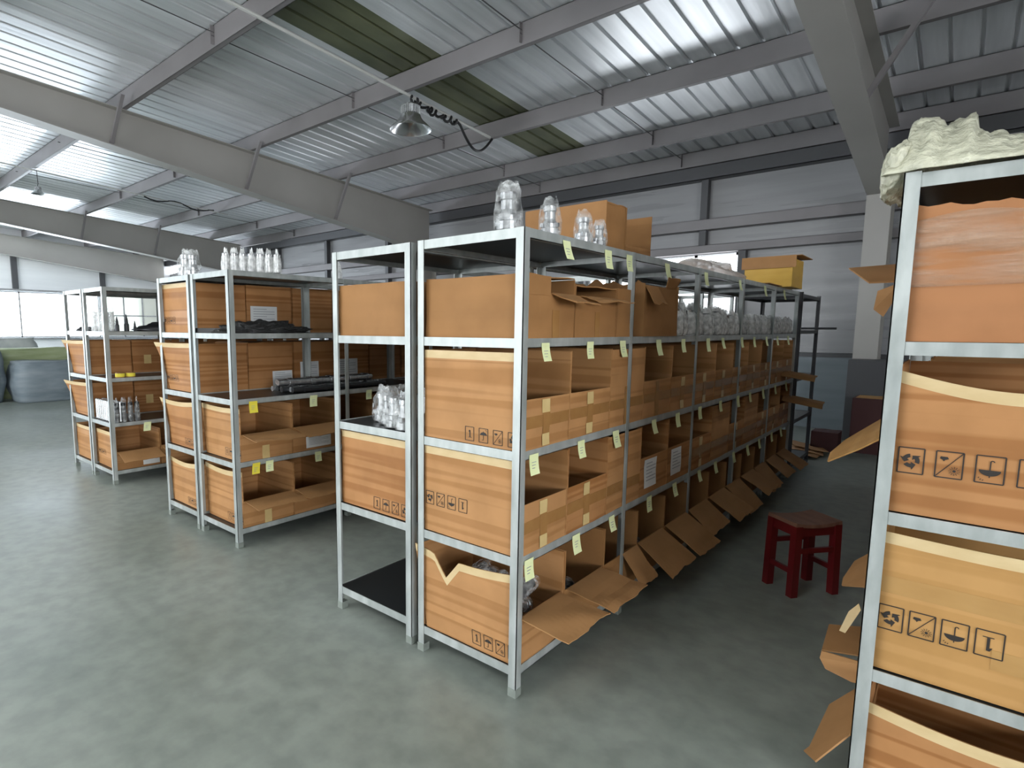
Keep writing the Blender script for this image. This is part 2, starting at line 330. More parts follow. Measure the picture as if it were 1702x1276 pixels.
# ------------------------------------------------------------------ steel frame
def raf_top(y): return 5.29-.066*y
def raf_bot(y): return 4.897-.126*y if y > 0 else 4.897
def rafter(x, label, braces):
    mb = MB(); ys = [-7.9, 0, 2, 4, 6, 8, 10, 11.0]
    if True:
        def slab(x0, x1, zf0, zf1):
            k = len(mb.v)
            for y in ys:
                for (xx, zz) in ((x0, zf0(y)), (x1, zf0(y)), (x1, zf1(y)), (x0, zf1(y))): mb.v.append((xx, y, zz))
            for i in range(len(ys)-1):
                for q in range(4): a = k+i*4+q; b_ = k+i*4+(q+1) % 4; mb.f.append((a, b_, b_+4, a+4))
            mb.f.append((k, k+3, k+2, k+1)); e = k+4*(len(ys)-1); mb.f.append((e, e+1, e+2, e+3))
        slab(x-.006, x+.006, lambda y: raf_bot(y)+.012, lambda y: raf_top(y)-.012)
        o = put('roof_rafter', mb, 'rafter'); 
        mb = MB(); slab(x-.15, x+.15, lambda y: raf_bot(y)-.002, lambda y: raf_bot(y)+.014); put('bottom_flange', mb, 'rafter', o)
        mb = MB(); slab(x-.13, x+.13, lambda y: raf_top(y)-.014, lambda y: raf_top(y)); put('top_flange', mb, 'rafter', o)
    tag(o, label, 'steel beam')
    for (yb, side) in braces:
        mb = MB(); z0 = raf_bot(yb)+.02; yt = yb; a = Vector((x+side*.12, yb, z0)); b_ = Vector((x+side*.62, yb+.02, raf_top(yb)+.03))
        d = (b_-a).normalized(); q = Vector((0, 1, 0)); r = d.cross(q)
        def bar(w0, w1, h0, h1):
            k = len(mb.v)
            for p in (a, b_):
                for (s_, t_) in ((w0, h0), (w1, h0), (w1, h1), (w0, h1)): mb.v.append(tuple(p+q*s_+r*t_))
            mb.f.extend([tuple(k+i for i in f) for f in ((0, 1, 2, 3), (7, 6, 5, 4), (0, 4, 5, 1), (1, 5, 6, 2), (2, 6, 7, 3), (3, 7, 4, 0))])
        bar(-.025, .025, -.003, .003); bar(-.025, -.02, 0, .05); put('fly_brace', mb, 'steel', o)
        mb = MB().box(x+.006 if side > 0 else x-.10, yb-.06, raf_bot(yb)+.014, x+.10 if side > 0 else x-.006, yb-.052, raf_top(yb)-.014) if False else None
    return o
rafter(-1.08, 'deep grey tapered roof beam passing high above the right end of the picture', [(7.63, 1)])
rafter(-10.35, 'long grey tapered roof beam running from the left edge to the middle', [(3.6, 1), (5.9, 1), (7.97, 1)])
rafter(-19.7, 'grey roof beam farther left, second from the window wall', [(5.9, 1), (7.97, 1)])
rafter(-26.2, 'grey roof beam standing against the left window wall', [])
for i, y in enumerate(PY):
    mb = MB(); z = raf_top(y)+.002; t = raf_top(y)+.262
    mb.box(XL, y, z, XR, y+.006, t); mb.box(XL, y-.006, z, XR, y+.07, z+.006); mb.box(XL, y-.0, t-.006, XR, y+.07, t); mb.box(XL, y+.064, z, XR, y+.07, z+.022)
    lab = {4: 'nearest grey roof purlin, running up out of the top left of the picture', 5: 'grey roof purlin just this side of the hanging lamp', 6: 'grey roof purlin just beyond the hanging lamp', 7: 'grey roof purlin next to last before the far wall', 8: 'grey roof purlin lying closest to the far wall'}.get(i, 'grey roof purlin behind the viewer, %s from the near wall' % ['first', 'second', 'third', 'fourth'][min(i, 3)])
    tag(put('roof_purlin', mb, 'steel'), lab, 'steel beam', 'roof purlins')
# sag rods between the purlins
nm = ['left', 'middle', 'right']
for j, x in enumerate((-7.2, -4.15, 2.2, -13.4, -16.6)):
    for i in (3, 4, 5, 6, 7):
        if j > 2 and i < 4: continue
        y0, y1 = PY[i], PY[i+1]
        mb = MB().tube([(x, y0-.04, raf_top(y0)+.13), (x, y1+.05, raf_top(y1)+.17)], .007, 6)
        o = put('sag_rod', mb, 'dark_steel'); br = MB().box(x-.004, y1-.05, raf_top(y1)+.03, x+.004, y1, raf_top(y1)+.25); put('cleat', br, 'steel', o)
        tag(o, 'thin dark tie rod, %s, in the %s gap between purlins' % (['left of the hanging lamp', 'right of the hanging lamp', 'beyond the right roof beam', 'just beyond the long left beam', 'farthest toward the window wall'][j], ['nearest', 'second', 'third', 'fourth', 'farthest'][i-3]), 'tie rod', 'tie rods between the roof purlins')
# columns at the far wall
for x, lb in ((-1.08, 'grey steel column at the far wall beyond the red stool'), (-10.35, 'grey steel column at the far wall hidden behind the tall racks'), (-19.7, 'grey steel column at the far wall behind the left racks')):
    mb = MB(); mb.box(x-.15, 10.62, 0, x+.15, 10.635, 3.57); mb.box(x-.15, 11.1, 0, x+.15, 11.115, 3.6); mb.box(x-.005, 10.63, 0, x+.005, 11.1, 3.56)
    tag(put('steel_column', mb, 'rafter'), lb, 'column')
# girts and wall posts (stop either side of the columns)
for z0, z1, lb in ((3.40, 3.59, 'upper'), (2.99, 3.13, 'lower')):
    mb = MB(); mb.box(XL, 11.2, z0, XR, 11.206, z1); mb.box(XL, 11.2, z0, XR, 11.38, z0+.006); mb.box(XL, 11.2, z1-.006, XR, 11.38, z1)
    tag(put('wall_girt', mb, 'steel'), lb+' grey horizontal girt across the far wall above the window', 'steel beam')
mb = MB(); mb.box(XL, 11.17, 4.29, XR, 11.18, 4.52); mb.box(XL, 11.17, 4.29, XR, 11.38, 4.3)
tag(put('eave_strut', mb, 'dark_steel'), 'dark grey horizontal strut along the top of the far wall', 'steel beam')
for x, z0, lb in ((-3.72, 3.13, 'dark vertical post on the far wall above the right part of the window'), (-3.03, 1.23, 'dark vertical post at the right side of the bright far window'), (-6.15, 1.23, 'dark vertical post at the left side of the bright far window'), (-14.98, 1.23, 'dark vertical post on the far wall right of the drain pipe'), (-17.7, 1.23, 'dark vertical post on the far wall beside the drain pipe'), (-12.2, 1.23, 'dark vertical post on the far wall seen above the narrow rack')):
    mb = MB().box(x-.06, 11.24, z0, x+.06, 11.38, 4.29 if z0 > 2 else 2.99)
    if z0 < 2 and x < -10: mb.box(x-.06, 11.24, 3.13, x+.06, 11.38, 3.4).box(x-.06, 11.24, 3.59, x+.06, 11.38, 4.29)
    tag(put('wall_post', mb, 'dark_steel'), lb, 'post')
for y, lb in ((5.66, 'dark vertical post on the left wall above the bright window'), (8.62, 'dark vertical post on the left wall above the pale far window'), (2.6, 'dark vertical post on the left wall beyond the left edge')):
    tag(put('wall_post', MB().box(XL, y-.09, 3.02, XL+.12, y+.09, 4.2), 'dark_steel'), lb, 'post')
tag(put('drain_pipe', MB().tube([(-18.3, 11.05, 4.2), (-18.3, 11.05, 3.7), (-18.35, 11.0, 3.5), (-18.75, 10.95, 3.2), (-18.75, 10.95, 1.3)], .13, 12), 'alu'), 'pale round drain pipe with an elbow on the far wall behind the left racks', 'pipe')

# ------------------------------------------------------------------ lamps and cables
mb = MB().tube([(-6.1, 1.2, raf_top(1.2)-.03), (-6.1, 3.78, raf_top(3.78)-.03), (-6.1, 7.95, raf_top(7.95)-.03)], .022, 8)
tag(put('lamp_conduit', mb, 'conduit'), 'long white conduit pipe under the purlins holding the hanging lamp', 'conduit')
mb = MB().tube([(15*0-15.45, y, raf_top(y)-.03) for y in (1, 3.8, 6.2, 8.3)], .014, 8)
tag(put('lamp_conduit', mb, 'conduit'), 'thin white conduit pipe under the far left purlins', 'conduit')
pts = []
for i in range(90):
    t = i/89; y = 6.08+t*1.05; pts.append((-6.1+.04*math.cos(t*62), y+.03*math.sin(t*23), raf_top(y)-.06-.03*math.sin(t*math.pi)+(.03+.02*math.sin(t*17))*math.sin(t*62)))
for i in range(1, 25):
    t = i/24; y = 7.13+t*.85; pts.append((-6.08, y, raf_top(y)-.05-.30*math.sin(t*math.pi)))
tag(put('lamp_cable', MB().tube(pts, .02, 6), 'cable'), 'black cable coiled around the conduit and sagging beyond the lamp', 'cable')
mb = MB().tube([(-15.45, 6.1+.15*i, raf_top(6.1+.15*i)-.05-.05*math.sin(i*.9)) for i in range(13)], .018, 6)
tag(put('lamp_cable', mb, 'cable'), 'black cable sagging under the far left conduit', 'cable')
def lamp(loc, s, label):
    o = bpy.data.objects.new('high_bay_lamp', None); COL.objects.link(o); o.location = loc; tag(o, label, 'lamp')
    prof = [(.25*s, -.03*s), (.245*s, -.02*s), (.205*s, .02*s), (.16*s, .06*s), (.13*s, .10*s), (.12*s, .13*s)]
    mb = MB(); mb.lathe(prof, 32, cap=False); mb.lathe([(r-.004, z-.001) for r, z in prof][::-1], 32, cap=False); put('reflector', mb, 'alu', o, smooth=True)
    mb = MB(); mb.lathe([(.11*s, .13*s), (.10*s, .15*s), (.10*s, .235*s), (.09*s, .25*s), (.06*s, .26*s), (.02*s, .265*s)], 24)
    for q in range(28):
        t = 2*math.pi*q/28; c, sn = math.cos(t), math.sin(t); k = .112*s
        mb.tube([(c*k, sn*k, .14*s), (c*k, sn*k, .23*s)], .005*s, 4)
    put('heat_sink', mb, 'alu', o)
    put('led_board', MB().lathe([(.10*s, .10*s), (.10*s, .125*s)], 20), 'dark_steel', o)
    put('hook', MB().tube([(0, 0, .26*s), (0, 0, .31*s), (.015, 0, .33*s), (0, .01, .36*s), (0, 0, raf_top(loc[1])-.03-loc[2])], .006, 6), 'cable', o)
    return o
lamp((-6.1, 6.1, 4.44), 1.2, 'hanging aluminium high bay lamp with a flared reflector above the racks')
o = lamp((-15.4, 3.85, 4.52), .55, 'small far lamp bulb hanging on a black cable at the left edge')

# ------------------------------------------------------------------ racks
LV = [.135, .63, 1.09, 1.56, 2.0]
def rack(name, x0, x1, y0, bays, label, lv=LV, bay=1.028, H=2.0, yend=None, mat='galv', tags=(), open_top=False):
    """x0..x1 depth, posts every bay; aisle side is x1"""
    o = bpy.data.objects.new(name, None); COL.objects.link(o); o.location = (x0, y0, 0); tag(o, label, 'shelving rack')
    W = x1-x0; P = .04; ys = [i*bay for i in range(bays+1)]
    pm = MB().box(0, 0, .0, P, .004, H).box(0, .0, 0, .004, P, H)
    cap = MB().box(-.004, -.004, 0, P, P, .06).mesh('post_foot', 'dark_steel')
    for i, y in enumerate(ys):
        for sx in (0, 1):
            mb = MB(); a = 0 if sx == 0 else W-P
            b_ = y if i == 0 else y-P/2 if i < bays else y-P
            # angle section: web to the outside, flange to the row end
            mb.box(a, b_, 0, a+P, b_+.0035, H) if i == 0 else mb.box(a, b_+P-.0035, 0, a+P, b_+P, H)
            xo = a if sx == 0 else a+P-.0035
            mb.box(xo, b_, 0, xo+.0035, b_+P, H)
            p = put('post', mb, mat, o)
            f = MB().box(a-.001, b_-.001, .001, a+P+.001, b_+P+.001, .04 if i == 0 else .03); put('foot', f, 'floor' if mat == 'galv' else mat, p)
    for k, z in enumerate(lv):
        for (sx, xx) in ((0, .004), (1, W-.008)):
            mb = MB().box(xx, P*.9, z-.04, xx+.004, ys[-1]-P*.9, z); mb.box(xx-(.0 if sx == 0 else .016), P*.9, z-.04, xx+(.02 if sx == 0 else .004), ys[-1]-P*.9, z-.037)
            put('side_beam', mb, mat, o)
        for i, y in enumerate(ys):
            b_ = .004 if i == 0 else y-.002 if i < bays else y-.008
            put('end_beam', MB().box(P*.8, b_, z-.04, W-P*.8, b_+.004, z), mat, o)
        for i in range(bays):
            if open_top and i and k == len(lv)-1: continue
            put('shelf_board', MB().box(.009, ys[i]+.012, z-.012, W-.009, ys[i+1]-.006, z-.004), 'shelf', o)
    # paper tags hanging on the aisle-side beams
    for n_, (ty, tz, m_) in enumerate(tags):
        r_ = R.uniform(-.06, .06); s_ = R.uniform(.9, 1.1)
        mb = MB().sheet(lambda u, v: (W+.0015+.014*v*v, ty-y0+(u-.5)*.068*s_+r_*v*.3, tz-.02-v*.085*s_), 2, 4, -.0008)
        p = put('paper_tag', mb, m_, o)
        if n_ < 14:
            q = MB()
            for a_ in range(3): q.box(W+.006+.0, ty-y0-.018, tz-.055-a_*.012, W+.0075, ty-y0+.014-a_*.006, tz-.053-a_*.012)
            for v_ in range(len(q.v)):
                x_, y_, z_ = q.v[v_]; vv = (tz-.02-z_)/(.085*s_); q.v[v_] = (x_-.0035+.014*vv*vv, y_+r_*vv*.3, z_)
            put('writing', q, 'print', p)
    return o
def tagrow(z, y0, y1, step, jit=.05, mat='tag'): 
    out = []; y = y0
    while y < y1: out.append((y+R.uniform(-jit, jit), z, mat)); y += step
    return out
AX0, AX1, AY = -1.916, -1.324, 1.957
TA = [(2.13, 1.56, 'tag'), (2.53, 1.56, 'tag'), (2.88, 1.56, 'tag')] + [(2.06, 1.09, 'tag'), (2.47, 1.09, 'tag'), (2.84, 1.09, 'tag')] + [(2.04, .63, 'tag'), (2.45, .63, 'tag'), (2.83, .63, 'tag')] + [(2.28, 2.0, 'tag'), (2.68, 2.0, 'tag'), (2.92, 2.0, 'tag')]
for z in (.63, 1.09, 1.56): TA += tagrow(z, 3.35, 7.0, .42)
TA += tagrow(2.0, 3.4, 7.0, .75)
rack('shelving_rack', AX0, AX1, AY, 5, 'long galvanised rack full of open cartons running beside the dark aisle, in the centre', tags=TA)
rack('shelving_rack', -2.566, -1.966, 1.963, 5, 'narrow looking galvanised rack directly left of the central rack, its lowest bay empty', open_top=True)
TC = [(2.19, 1.09, 'tag_y'), (2.72, 1.09, 'tag'), (2.20, .63, 'tag_y'), (2.31, .63, 'tag'), (2.75, .63, 'tag'), (3.3, 1.09, 'tag'), (3.4, .63, 'tag')]
rack('shelving_rack', -4.39, -3.817, 2.032, 4, 'galvanised rack in the left middle with open flap cartons on its two lowest shelves', tags=TC, open_top=True)
rack('shelving_rack', -4.995, -4.42, 2.032, 4, 'galvanised rack holding bulging taped cartons, back to back behind the left middle rack', open_top=True)
rack('shelving_rack', -6.96, -6.36, 2.06, 3, 'galvanised rack second from the left with bright metal tubes on a shelf', tags=[(2.42, .63, 'tag')])
rack('shelving_rack', -7.6, -6.985, 2.06, 3, 'leftmost galvanised rack with bulging cartons, nearest the sacks')
E_LV = [.06, .52, 1.04, 1.564, 2.05]
rack('shelving_rack', -.17, .50, 2.21, 5, 'bright galvanised rack close to the viewer at the right edge', lv=E_LV, H=2.055)
rack('shelving_rack', -1.93, -1.30, 7.12, 1, 'dark old rack standing past the far end of the central rack', mat='dark_steel', lv=[.135, .63, 1.09, 1.6, 1.98])

# ------------------------------------------------------------------ printed handling marks
def ring(mb, fn, cx, cz, r0, r1, a0=0, a1=360, n=20):
    for i in range(n):
        t0 = math.radians(a0+(a1-a0)*i/n); t1 = math.radians(a0+(a1-a0)*(i+1)/n)
        mb.prism([(cx+r0*math.cos(t0), cz+r0*math.sin(t0)), (cx+r1*math.cos(t0), cz+r1*math.sin(t0)), (cx+r1*math.cos(t1), cz+r1*math.sin(t1)), (cx+r0*math.cos(t1), cz+r0*math.sin(t1))], fn, .0006)
def line(mb, fn, a, b_, w_):
    a = Vector(a); b_ = Vector(b_); d = (b_-a).normalized()*w_/2; q = Vector((-d.y, d.x))
    mb.prism([tuple(a-q), tuple(b_-q), tuple(b_+q), tuple(a+q)], fn, .0006)
def poly(mb, fn, pts): mb.prism(pts, fn, .0006)
def icon(mb, kind, fn0, ox, oz, s, flip):
    def fn(a, b_, d):
        if flip: a, b_ = -a, -b_
        return fn0(ox+a*s, oz+b_*s, d)
    W_, H_ = .39, .5
    for a, b_ in (((-W_, -H_), (W_, -H_)), ((W_, -H_), (W_, H_)), ((W_, H_), (-W_, H_)), ((-W_, H_), (-W_, -H_))): line(mb, fn, a, b_, .042)
    if kind == 'one':
        line(mb, fn, (.03, -.24), (.03, .26), .085); poly(mb, fn, [(-.10, .13), (.0, .16), (.03, .27), (-.03, .27)]); line(mb, fn, (-.12, -.26), (.2, -.26), .03)
    if kind == 'umbrella':
        poly(mb, fn, [(.30*math.cos(math.radians(t)), .02+.22*math.sin(math.radians(t))) for t in range(0, 181, 15)]); 
        line(mb, fn, (0, .02), (0, -.28), .035); ring(mb, fn, -.05, -.28, .035, .065, 180, 360, 8); line(mb, fn, (0, .2), (0, .3), .03)
        for a, b_ in ((.22, .36), (.27, .3), (.15, .38)): line(mb, fn, (a, b_), (a+.03, b_+.05), .02)
    if kind == 'sun':
        g = -1 if flip else 1; line(mb, fn, (-W_, -H_), (W_, H_), .026); ring(mb, fn, .16*g, -.22*g, 0, .05, n=10)
        for t in range(0, 360, 30):
            c, s_ = math.cos(math.radians(t)), math.sin(math.radians(t)); line(mb, fn, (.16*g+.08*c, -.22*g+.08*s_), (.16*g+.17*c, -.22*g+.17*s_), .014)
        poly(mb, fn, [(a*g, b_*g) for a, b_ in ((-.26, .30), (-.06, .30), (-.02, .22), (-.12, .18), (-.16, .12), (-.20, .18), (-.28, .22))])
    if kind == 'recycle':
        for t in (90, 210, 330):
            c = lambda r, q: (r*math.cos(math.radians(t+q)), r*math.sin(math.radians(t+q)))
            ring(mb, fn, 0, 0, .13, .27, t-52, t+8, 5); poly(mb, fn, [c(.05, 8), c(.37, 6), c(.21, 48)])
def marks(fn0, x, z, s, gap, flip=False):
    mb = MB(); ks = ['one', 'umbrella', 'sun', 'recycle']
    if flip: ks = ks[::-1]
    for i, k in enumerate(ks): icon(mb, k, fn0, x+i*gap, z, s, flip)
    return mb

# ------------------------------------------------------------------ cartons
TH = .005
def carton(loc, label, L=.54, W=.405, H=.405, fh=.215, mat='kraft', inmat=None, flare=0, sag=0, back=None, group='open cartons on the racks', flap=None, edge=True,
           strip=None, ends=None, icons=None, lid=False, jag=0, paper=None, aisle=1, bulge=0, notch=None, farwall=True, seed=None, open_front=False, rz=0, name='carton'):
    """near end panel at y=0, aisle panel at x=L (aisle=1). Origin: back-left-bottom."""
    sd = seed if seed is not None else R.uniform(0, 90); mb = MB()
    def nw(u, v, a=.006): return noise.noise(Vector((u*2.1+sd, v*2.3, sd*.37)))*a
    def topz(u):
        z = H-sag*math.sin(math.pi*min(1, max(0, u)))-sag*.3*(1-u)
        if jag: z += nzv((u*9, sd, 0), 1, jag)+nzv((u*30, sd, 2), 1, jag*.5)
        if notch:
            d = abs(u-notch[0])/notch[1]
            if d < 1: z -= notch[2]*(1-d)
        return z
    def near(u, v):
        vv = v*topz(u); fl = flare*max(0, 1-u)*v-(flare*.35*max(0, 1-u)*(1-v) if flare > .05 else 0)
        return (u*L-fl, -bulge*math.sin(math.pi*u)*v*1.0+nw(u, v)*.6-.002-(.4*flare*v*v*max(0, 1-u) if flare > .07 else 0), vv)
    def nearoff(u, z, d):                     # a point on the near panel at height z, off the surface by d
        tz = topz(u); v = z/tz; p = near(u, v); return (p[0], p[1]-d, p[2])
    nu, nv = (24 if (jag or notch or sag) else 10), 8
    mb.sheet(near, nu, nv, TH)
    mb.sheet(lambda u, v: (u*L, W-.004+nw(u+5, v), v*(H-.004)), 8, 6, TH) if farwall else None
    mb.sheet(lambda u, v: (-flare*.4*v*(1-u)+nw(u+9, v)+.001, u*W-.0, v*(back or H)), 6, 6, TH)
    mb.box(.004, .004, .0, L-.004, W-.006, .006)
    if not open_front: mb.sheet(lambda u, v: (L+nw(u+3, v)-.001, u*(W-.006), v*fh), 10, 6, TH)
    if lid: mb.sheet(lambda u, v: (u*L, v*(W-.004), H-.0+nw(u, v, .012)), 8, 6, TH)
    o = put(name, mb, mat, None, loc, rz); tag(o, label, 'box', group)
    if aisle < 0: o.rotation_euler = (0, 0, math.pi)
    if edge:
        e = MB().sheet(lambda u, v: nearoff(u, topz(u)-.036+v*.0362, .0012), nu, 2, -.0008 if False else .0008); put('edge_tape', e, 'edge', o)
    if flap:
        for i, (y0, y1, ln, ang, col) in enumerate(flap):
            a = math.radians(ang)
            def ff(u, v, y0=y0, y1=y1, ln=ln, a=a, i=i):
                q = y0+(y1-y0)*u+(u-.5)*.02*v; dd = ln*v*(1+nzv((u*7, sd+i, 3), 1, .05)*v)
                return (L+dd*math.cos(a), q, fh-.002-dd*math.sin(a)+nw(u, v+i, .02)*v)
            put('flap', MB().sheet(ff, 12, 6, TH), col, o)
    if strip:                                  # tape down the aisle panel
        for k_, (y0, y1, z0, z1, m_) in enumerate(strip):
            s_ = MB().sheet(lambda u, v: (L-.001+nw((y0+(y1-y0)*u)/W+3, (z0+(z1-z0)*v)/fh)+.0022+.0009*k_, y0+(y1-y0)*u, z0+(z1-z0)*v), 4, 6, -.0008 if False else .0008); put('packing_tape', s_, m_, o)
    if ends:                                   # tape across the near panel
        for (x0, x1, z0, z1, m_) in ends:
            s_ = MB().sheet(lambda u, v: nearoff((x0+(x1-x0)*u)/L, z0+(z1-z0)*v, .0012), 10, 2, .0008); put('packing_tape', s_, m_, o)
    if icons:
        x, z, s, gap, flip = icons
        put('handling_marks', marks(lambda a, b_, d: nearoff(a/L, b_, .0016+d), x, z, s, gap, flip), 'ink', o)
    if paper:
        for (y0, z0, w_, h_) in paper:
            p = MB().sheet(lambda u, v: (L+nw((y0+w_*u)/W+3, (z0+h_*v)/fh)+.003, y0+w_*u, z0+h_*v), 4, 4, .0008); pp = put('paper_label', p, 'paper', o)
            q = MB()
            for k in range(6):
                zz = z0+h_*(.85-.12*k); ww = w_*(.8 if k % 3 else .5); q.box(L+.0052, y0+w_*.1, zz, L+.0058, y0+w_*.1+ww, zz+h_*.025)
            put('printed_text', q, 'print', pp)
    return o
ordn = ['first', 'second', 'third', 'fourth', 'fifth', 'sixth', 'seventh', 'eighth', 'ninth', 'tenth', 'eleventh', 'twelfth', 'thirteenth']
SEAM = [1.975, 2.365, 2.775, 3.19, 3.605, 4.03, 4.455, 4.88, 5.30, 5.72, 6.14, 6.56]
vstrip = lambda H, W=.405: [(.0, W-.008, H*.42, H*.66, 'tape_d'), (W*.40, W*.40+.055, H*.02, H*.96, 'tape_d'), (W*.38, W*.38+.06, H*.70, H*.97, 'tape'), (W*.38, W*.38+.06, H*.03, H*.27, 'tape')]
LX = AX0+.035                                  # back of the row A cartons
def cl(i): return W_[i]
W_ = [min(SEAM[i+1]-SEAM[i]-.006 if i < 11 else .41, .42) for i in range(12)]
for i, y in enumerate(SEAM):
    W = W_[i]
    # shelf 1.09
    kw = dict(L=.553, W=W, H=.41, fh=.215, strip=vstrip(.215, W))
    if i == 0: carton((LX, y, 1.09), 'taped carton with marks at the central rack near end, directly below the plain box', edge=True, icons=(.275, .045, .062, .078, False), bulge=.0, **kw)
    else:
        if i in (2, 3): kw['strip'] = vstrip(.215, W)[:2]
        if i == 2: kw['fh'] = .405
        carton((LX, y, 1.09), 'half-open taped carton, %s along the central rack second shelf from top' % ordn[i], edge=False, **kw)
    # shelf .63
    kw = dict(L=.553, W=W, H=.415, fh=.225, strip=vstrip(.225, W), edge=False)
    if i == 0: carton((LX, y, .63), 'taped carton with upside-down marks at the central rack near end', **{**kw, 'edge': True}, icons=(.035, .165, .062, .068, True))
    elif i in (3, 4):
        kw['strip'] = None; carton((LX, y, .63), 'taped carton with white paper label, %s along the central rack second lowest shelf' % ordn[i], paper=[(.06, .04, .17, .17)], mat='kraft_b', **kw)
    else:
        if i in (2, 6, 8): kw['fh'] = .41; kw['strip'] = kw['strip'][:1]
        carton((LX, y, .63), 'half-open brown carton, %s along the central rack second lowest shelf' % ordn[i], mat='kraft_b' if i % 2 else 'kraft', **kw)
    # lowest shelf: flaps hanging into the aisle
    ang = [4, 6, 50, 34, 32, 38, 30, 44, 28, 50, 36, 30][i]; ln = [.25, .25, .2, .26, .27, .22, .26, .27, .25, .26, .24, .26][i]
    fy = (.02, W-.03) if i != 2 else (.22, W)
    kw = dict(L=.553, W=W, H=.415, fh=.215, flap=[(fy[0], fy[1], ln, ang, 'kraft_in')])
    if i == 0: carton((LX-.006, y, .135), 'torn bulging carton full of bagged fittings at the near bottom corner of the central rack', flare=.06, sag=.03, edge=True, notch=(.33, .13, .10), icons=(.33, .055, .062, .068, False), **kw)
    else: carton((LX, y, .135), 'open carton with hanging front flap, %s along the central rack lowest shelf' % ordn[i], edge=False, mat='kraft_p', **kw)
# shelf 1.56: plain closed boxes
def plainbox(loc, L, W, H, label, mat='kraft_p', flaps=(), lid=True, **k):
    return carton(loc, label, L=L, W=W, H=H, fh=k.pop('fh', H), mat=mat, edge=False, lid=lid, flap=flaps, group=k.pop('group', None), **k)
plainbox((LX, 1.985, 1.56), .553, .39, .262, 'big plain closed carton at the near end of the top bay of the central rack', fh=.19, strip=[(.20, .255, 0, .12, 'tape_d')], flaps=[(.19, .385, .14, 22, 'kraft_in')])
o = MB().sheet(lambda u, v: (LX+.5535, 1.985+.185*u, 1.56+.18+.08*v), 6, 3, .004)
fl = put('side_panel', o, 'kraft_p', bpy.data.objects['carton.%03d' % 0] if False else None)
last = [q for q in bpy.data.objects if q.name.startswith('carton')][-1]
plb = None
for q in bpy.data.objects:
    if q.get('label', '').startswith('big plain closed carton'): plb = q
fl.parent = plb; fl.location = -Vector(plb.location)
plainbox((LX, 2.385, 1.56), .553, .42, .24, 'plain carton with its lid flap bent out, second in the central rack top bay', fh=.19, strip=[(.19, .235, 0, .12, 'tape_d')], flaps=[(.05, .40, .10, 14, 'kraft_in')])
plainbox((LX, 2.815, 1.56), .553, .19, .245, 'narrow plain carton beside the second post in the top bay of the central rack')
plainbox((LX+.06, 3.13, 1.56), .50, .50, .30, 'tall plain carton with torn flaps standing in the second top bay of the central rack', lid=False, jag=.03, flaps=[(.0, .16, .12, 60, 'kraft_p'), (.30, .46, .06, -70, 'kraft_p')], fh=.28)
# boxes on top of the central rack
c = carton((-1.86, 2.76, 2.0), 'big closed carton standing on top of the central rack behind the bagged fittings', L=.48, W=.22, H=.238, fh=.234, mat='kraft_p', edge=False, lid=True, group=None)
c = carton((-1.86, 2.99, 2.0), 'smaller torn open carton on top of the central rack behind the bigger one', L=.48, W=.33, H=.24, fh=.05, mat='kraft_p', edge=False, jag=.015, group=None)
c = carton((-1.63, 6.2, 2.0), 'amber carton with a brown lid on top of the far end of the central rack', L=.40, W=.46, H=.26, fh=.26, mat='kraft_amber', edge=False, lid=True, group=None)
put('lid', MB().sheet(lambda u, v: (-.03+u*.46, -.012, .285-v*.11), 4, 4, .01).sheet(lambda u, v: (-.03+u*.50, -.01+v*.5, .285), 4, 4, .006), 'kraft_in', c)
# narrow rack cartons
BX = -2.566+.035
plainbox((BX, 1.99, 1.56), .535, .40, .265, 'plain closed carton alone on the top bay of the narrow rack')
carton((BX, 1.99, .63), 'orange-brown taped carton with printed marks in the narrow rack above its empty lowest shelf', L=.535, W=.41, H=.41, fh=.4, mat='kraft_b', icons=(.285, .05, .062, .07, False), group=None)
for i in range(1, 9):
    y = 1.99+.42*i
    if y > 6.6: break
    if i > 2: carton((BX, y+.62 if i < 0 else y, 1.09), 'brown carton on the middle-high shelf of the narrow rack, %s from its near end' % ordn[i], L=.535, W=.40, H=.41, fh=.38, mat='kraft_p', edge=False)
    if i > 2: carton((BX, y, .135), 'brown carton on the lowest shelf of the narrow rack, %s from its near end' % ordn[i], L=.535, W=.40, H=.41, fh=.38, mat='kraft_p', edge=False)
# left middle racks
CX = -4.39+.03
fl2 = lambda a, ln=.22, m_='kraft_in': [(.01, .40, ln, a, m_)]
carton((CX, 2.09, .135), 'flared carton with printed marks at the near bottom of the left middle rack, tubes inside', L=.53, W=.43, H=.42, fh=.20, flare=.03, sag=.02, group=None, icons=(.33, .055, .055, .06, False), flap=fl2(6), strip=[(.17, .23, 0, .1, 'tape')])
carton((CX, 2.09, .63), 'flared carton second from the floor at the near end of the left middle rack', L=.53, W=.43, H=.39, fh=.20, flare=.05, sag=.01, group=None, icons=(.33, .055, .055, .06, False), flap=fl2(8), strip=[(.17, .23, 0, .1, 'tape')])
for i in range(1, 6):
    y = 2.09+.437*i
    carton((CX, y, .135), 'open carton with folded-out flap, %s along the left middle rack lowest shelf' % ordn[i], L=.53, W=.43, H=.42, fh=.20, edge=False, flap=fl2(8), mat='kraft')
    carton((CX, y, .63), 'open carton with folded-out flap, %s along the left middle rack second shelf' % ordn[i], L=.53, W=.43, H=.39, fh=.20, edge=False, flap=fl2(12), mat='kraft', paper=[(.12, .02, .24, .09)] if i == 1 else None)
DXC = -4.995+.03
nmz = ['lowest shelf', 'second shelf', 'third shelf', 'top bay']
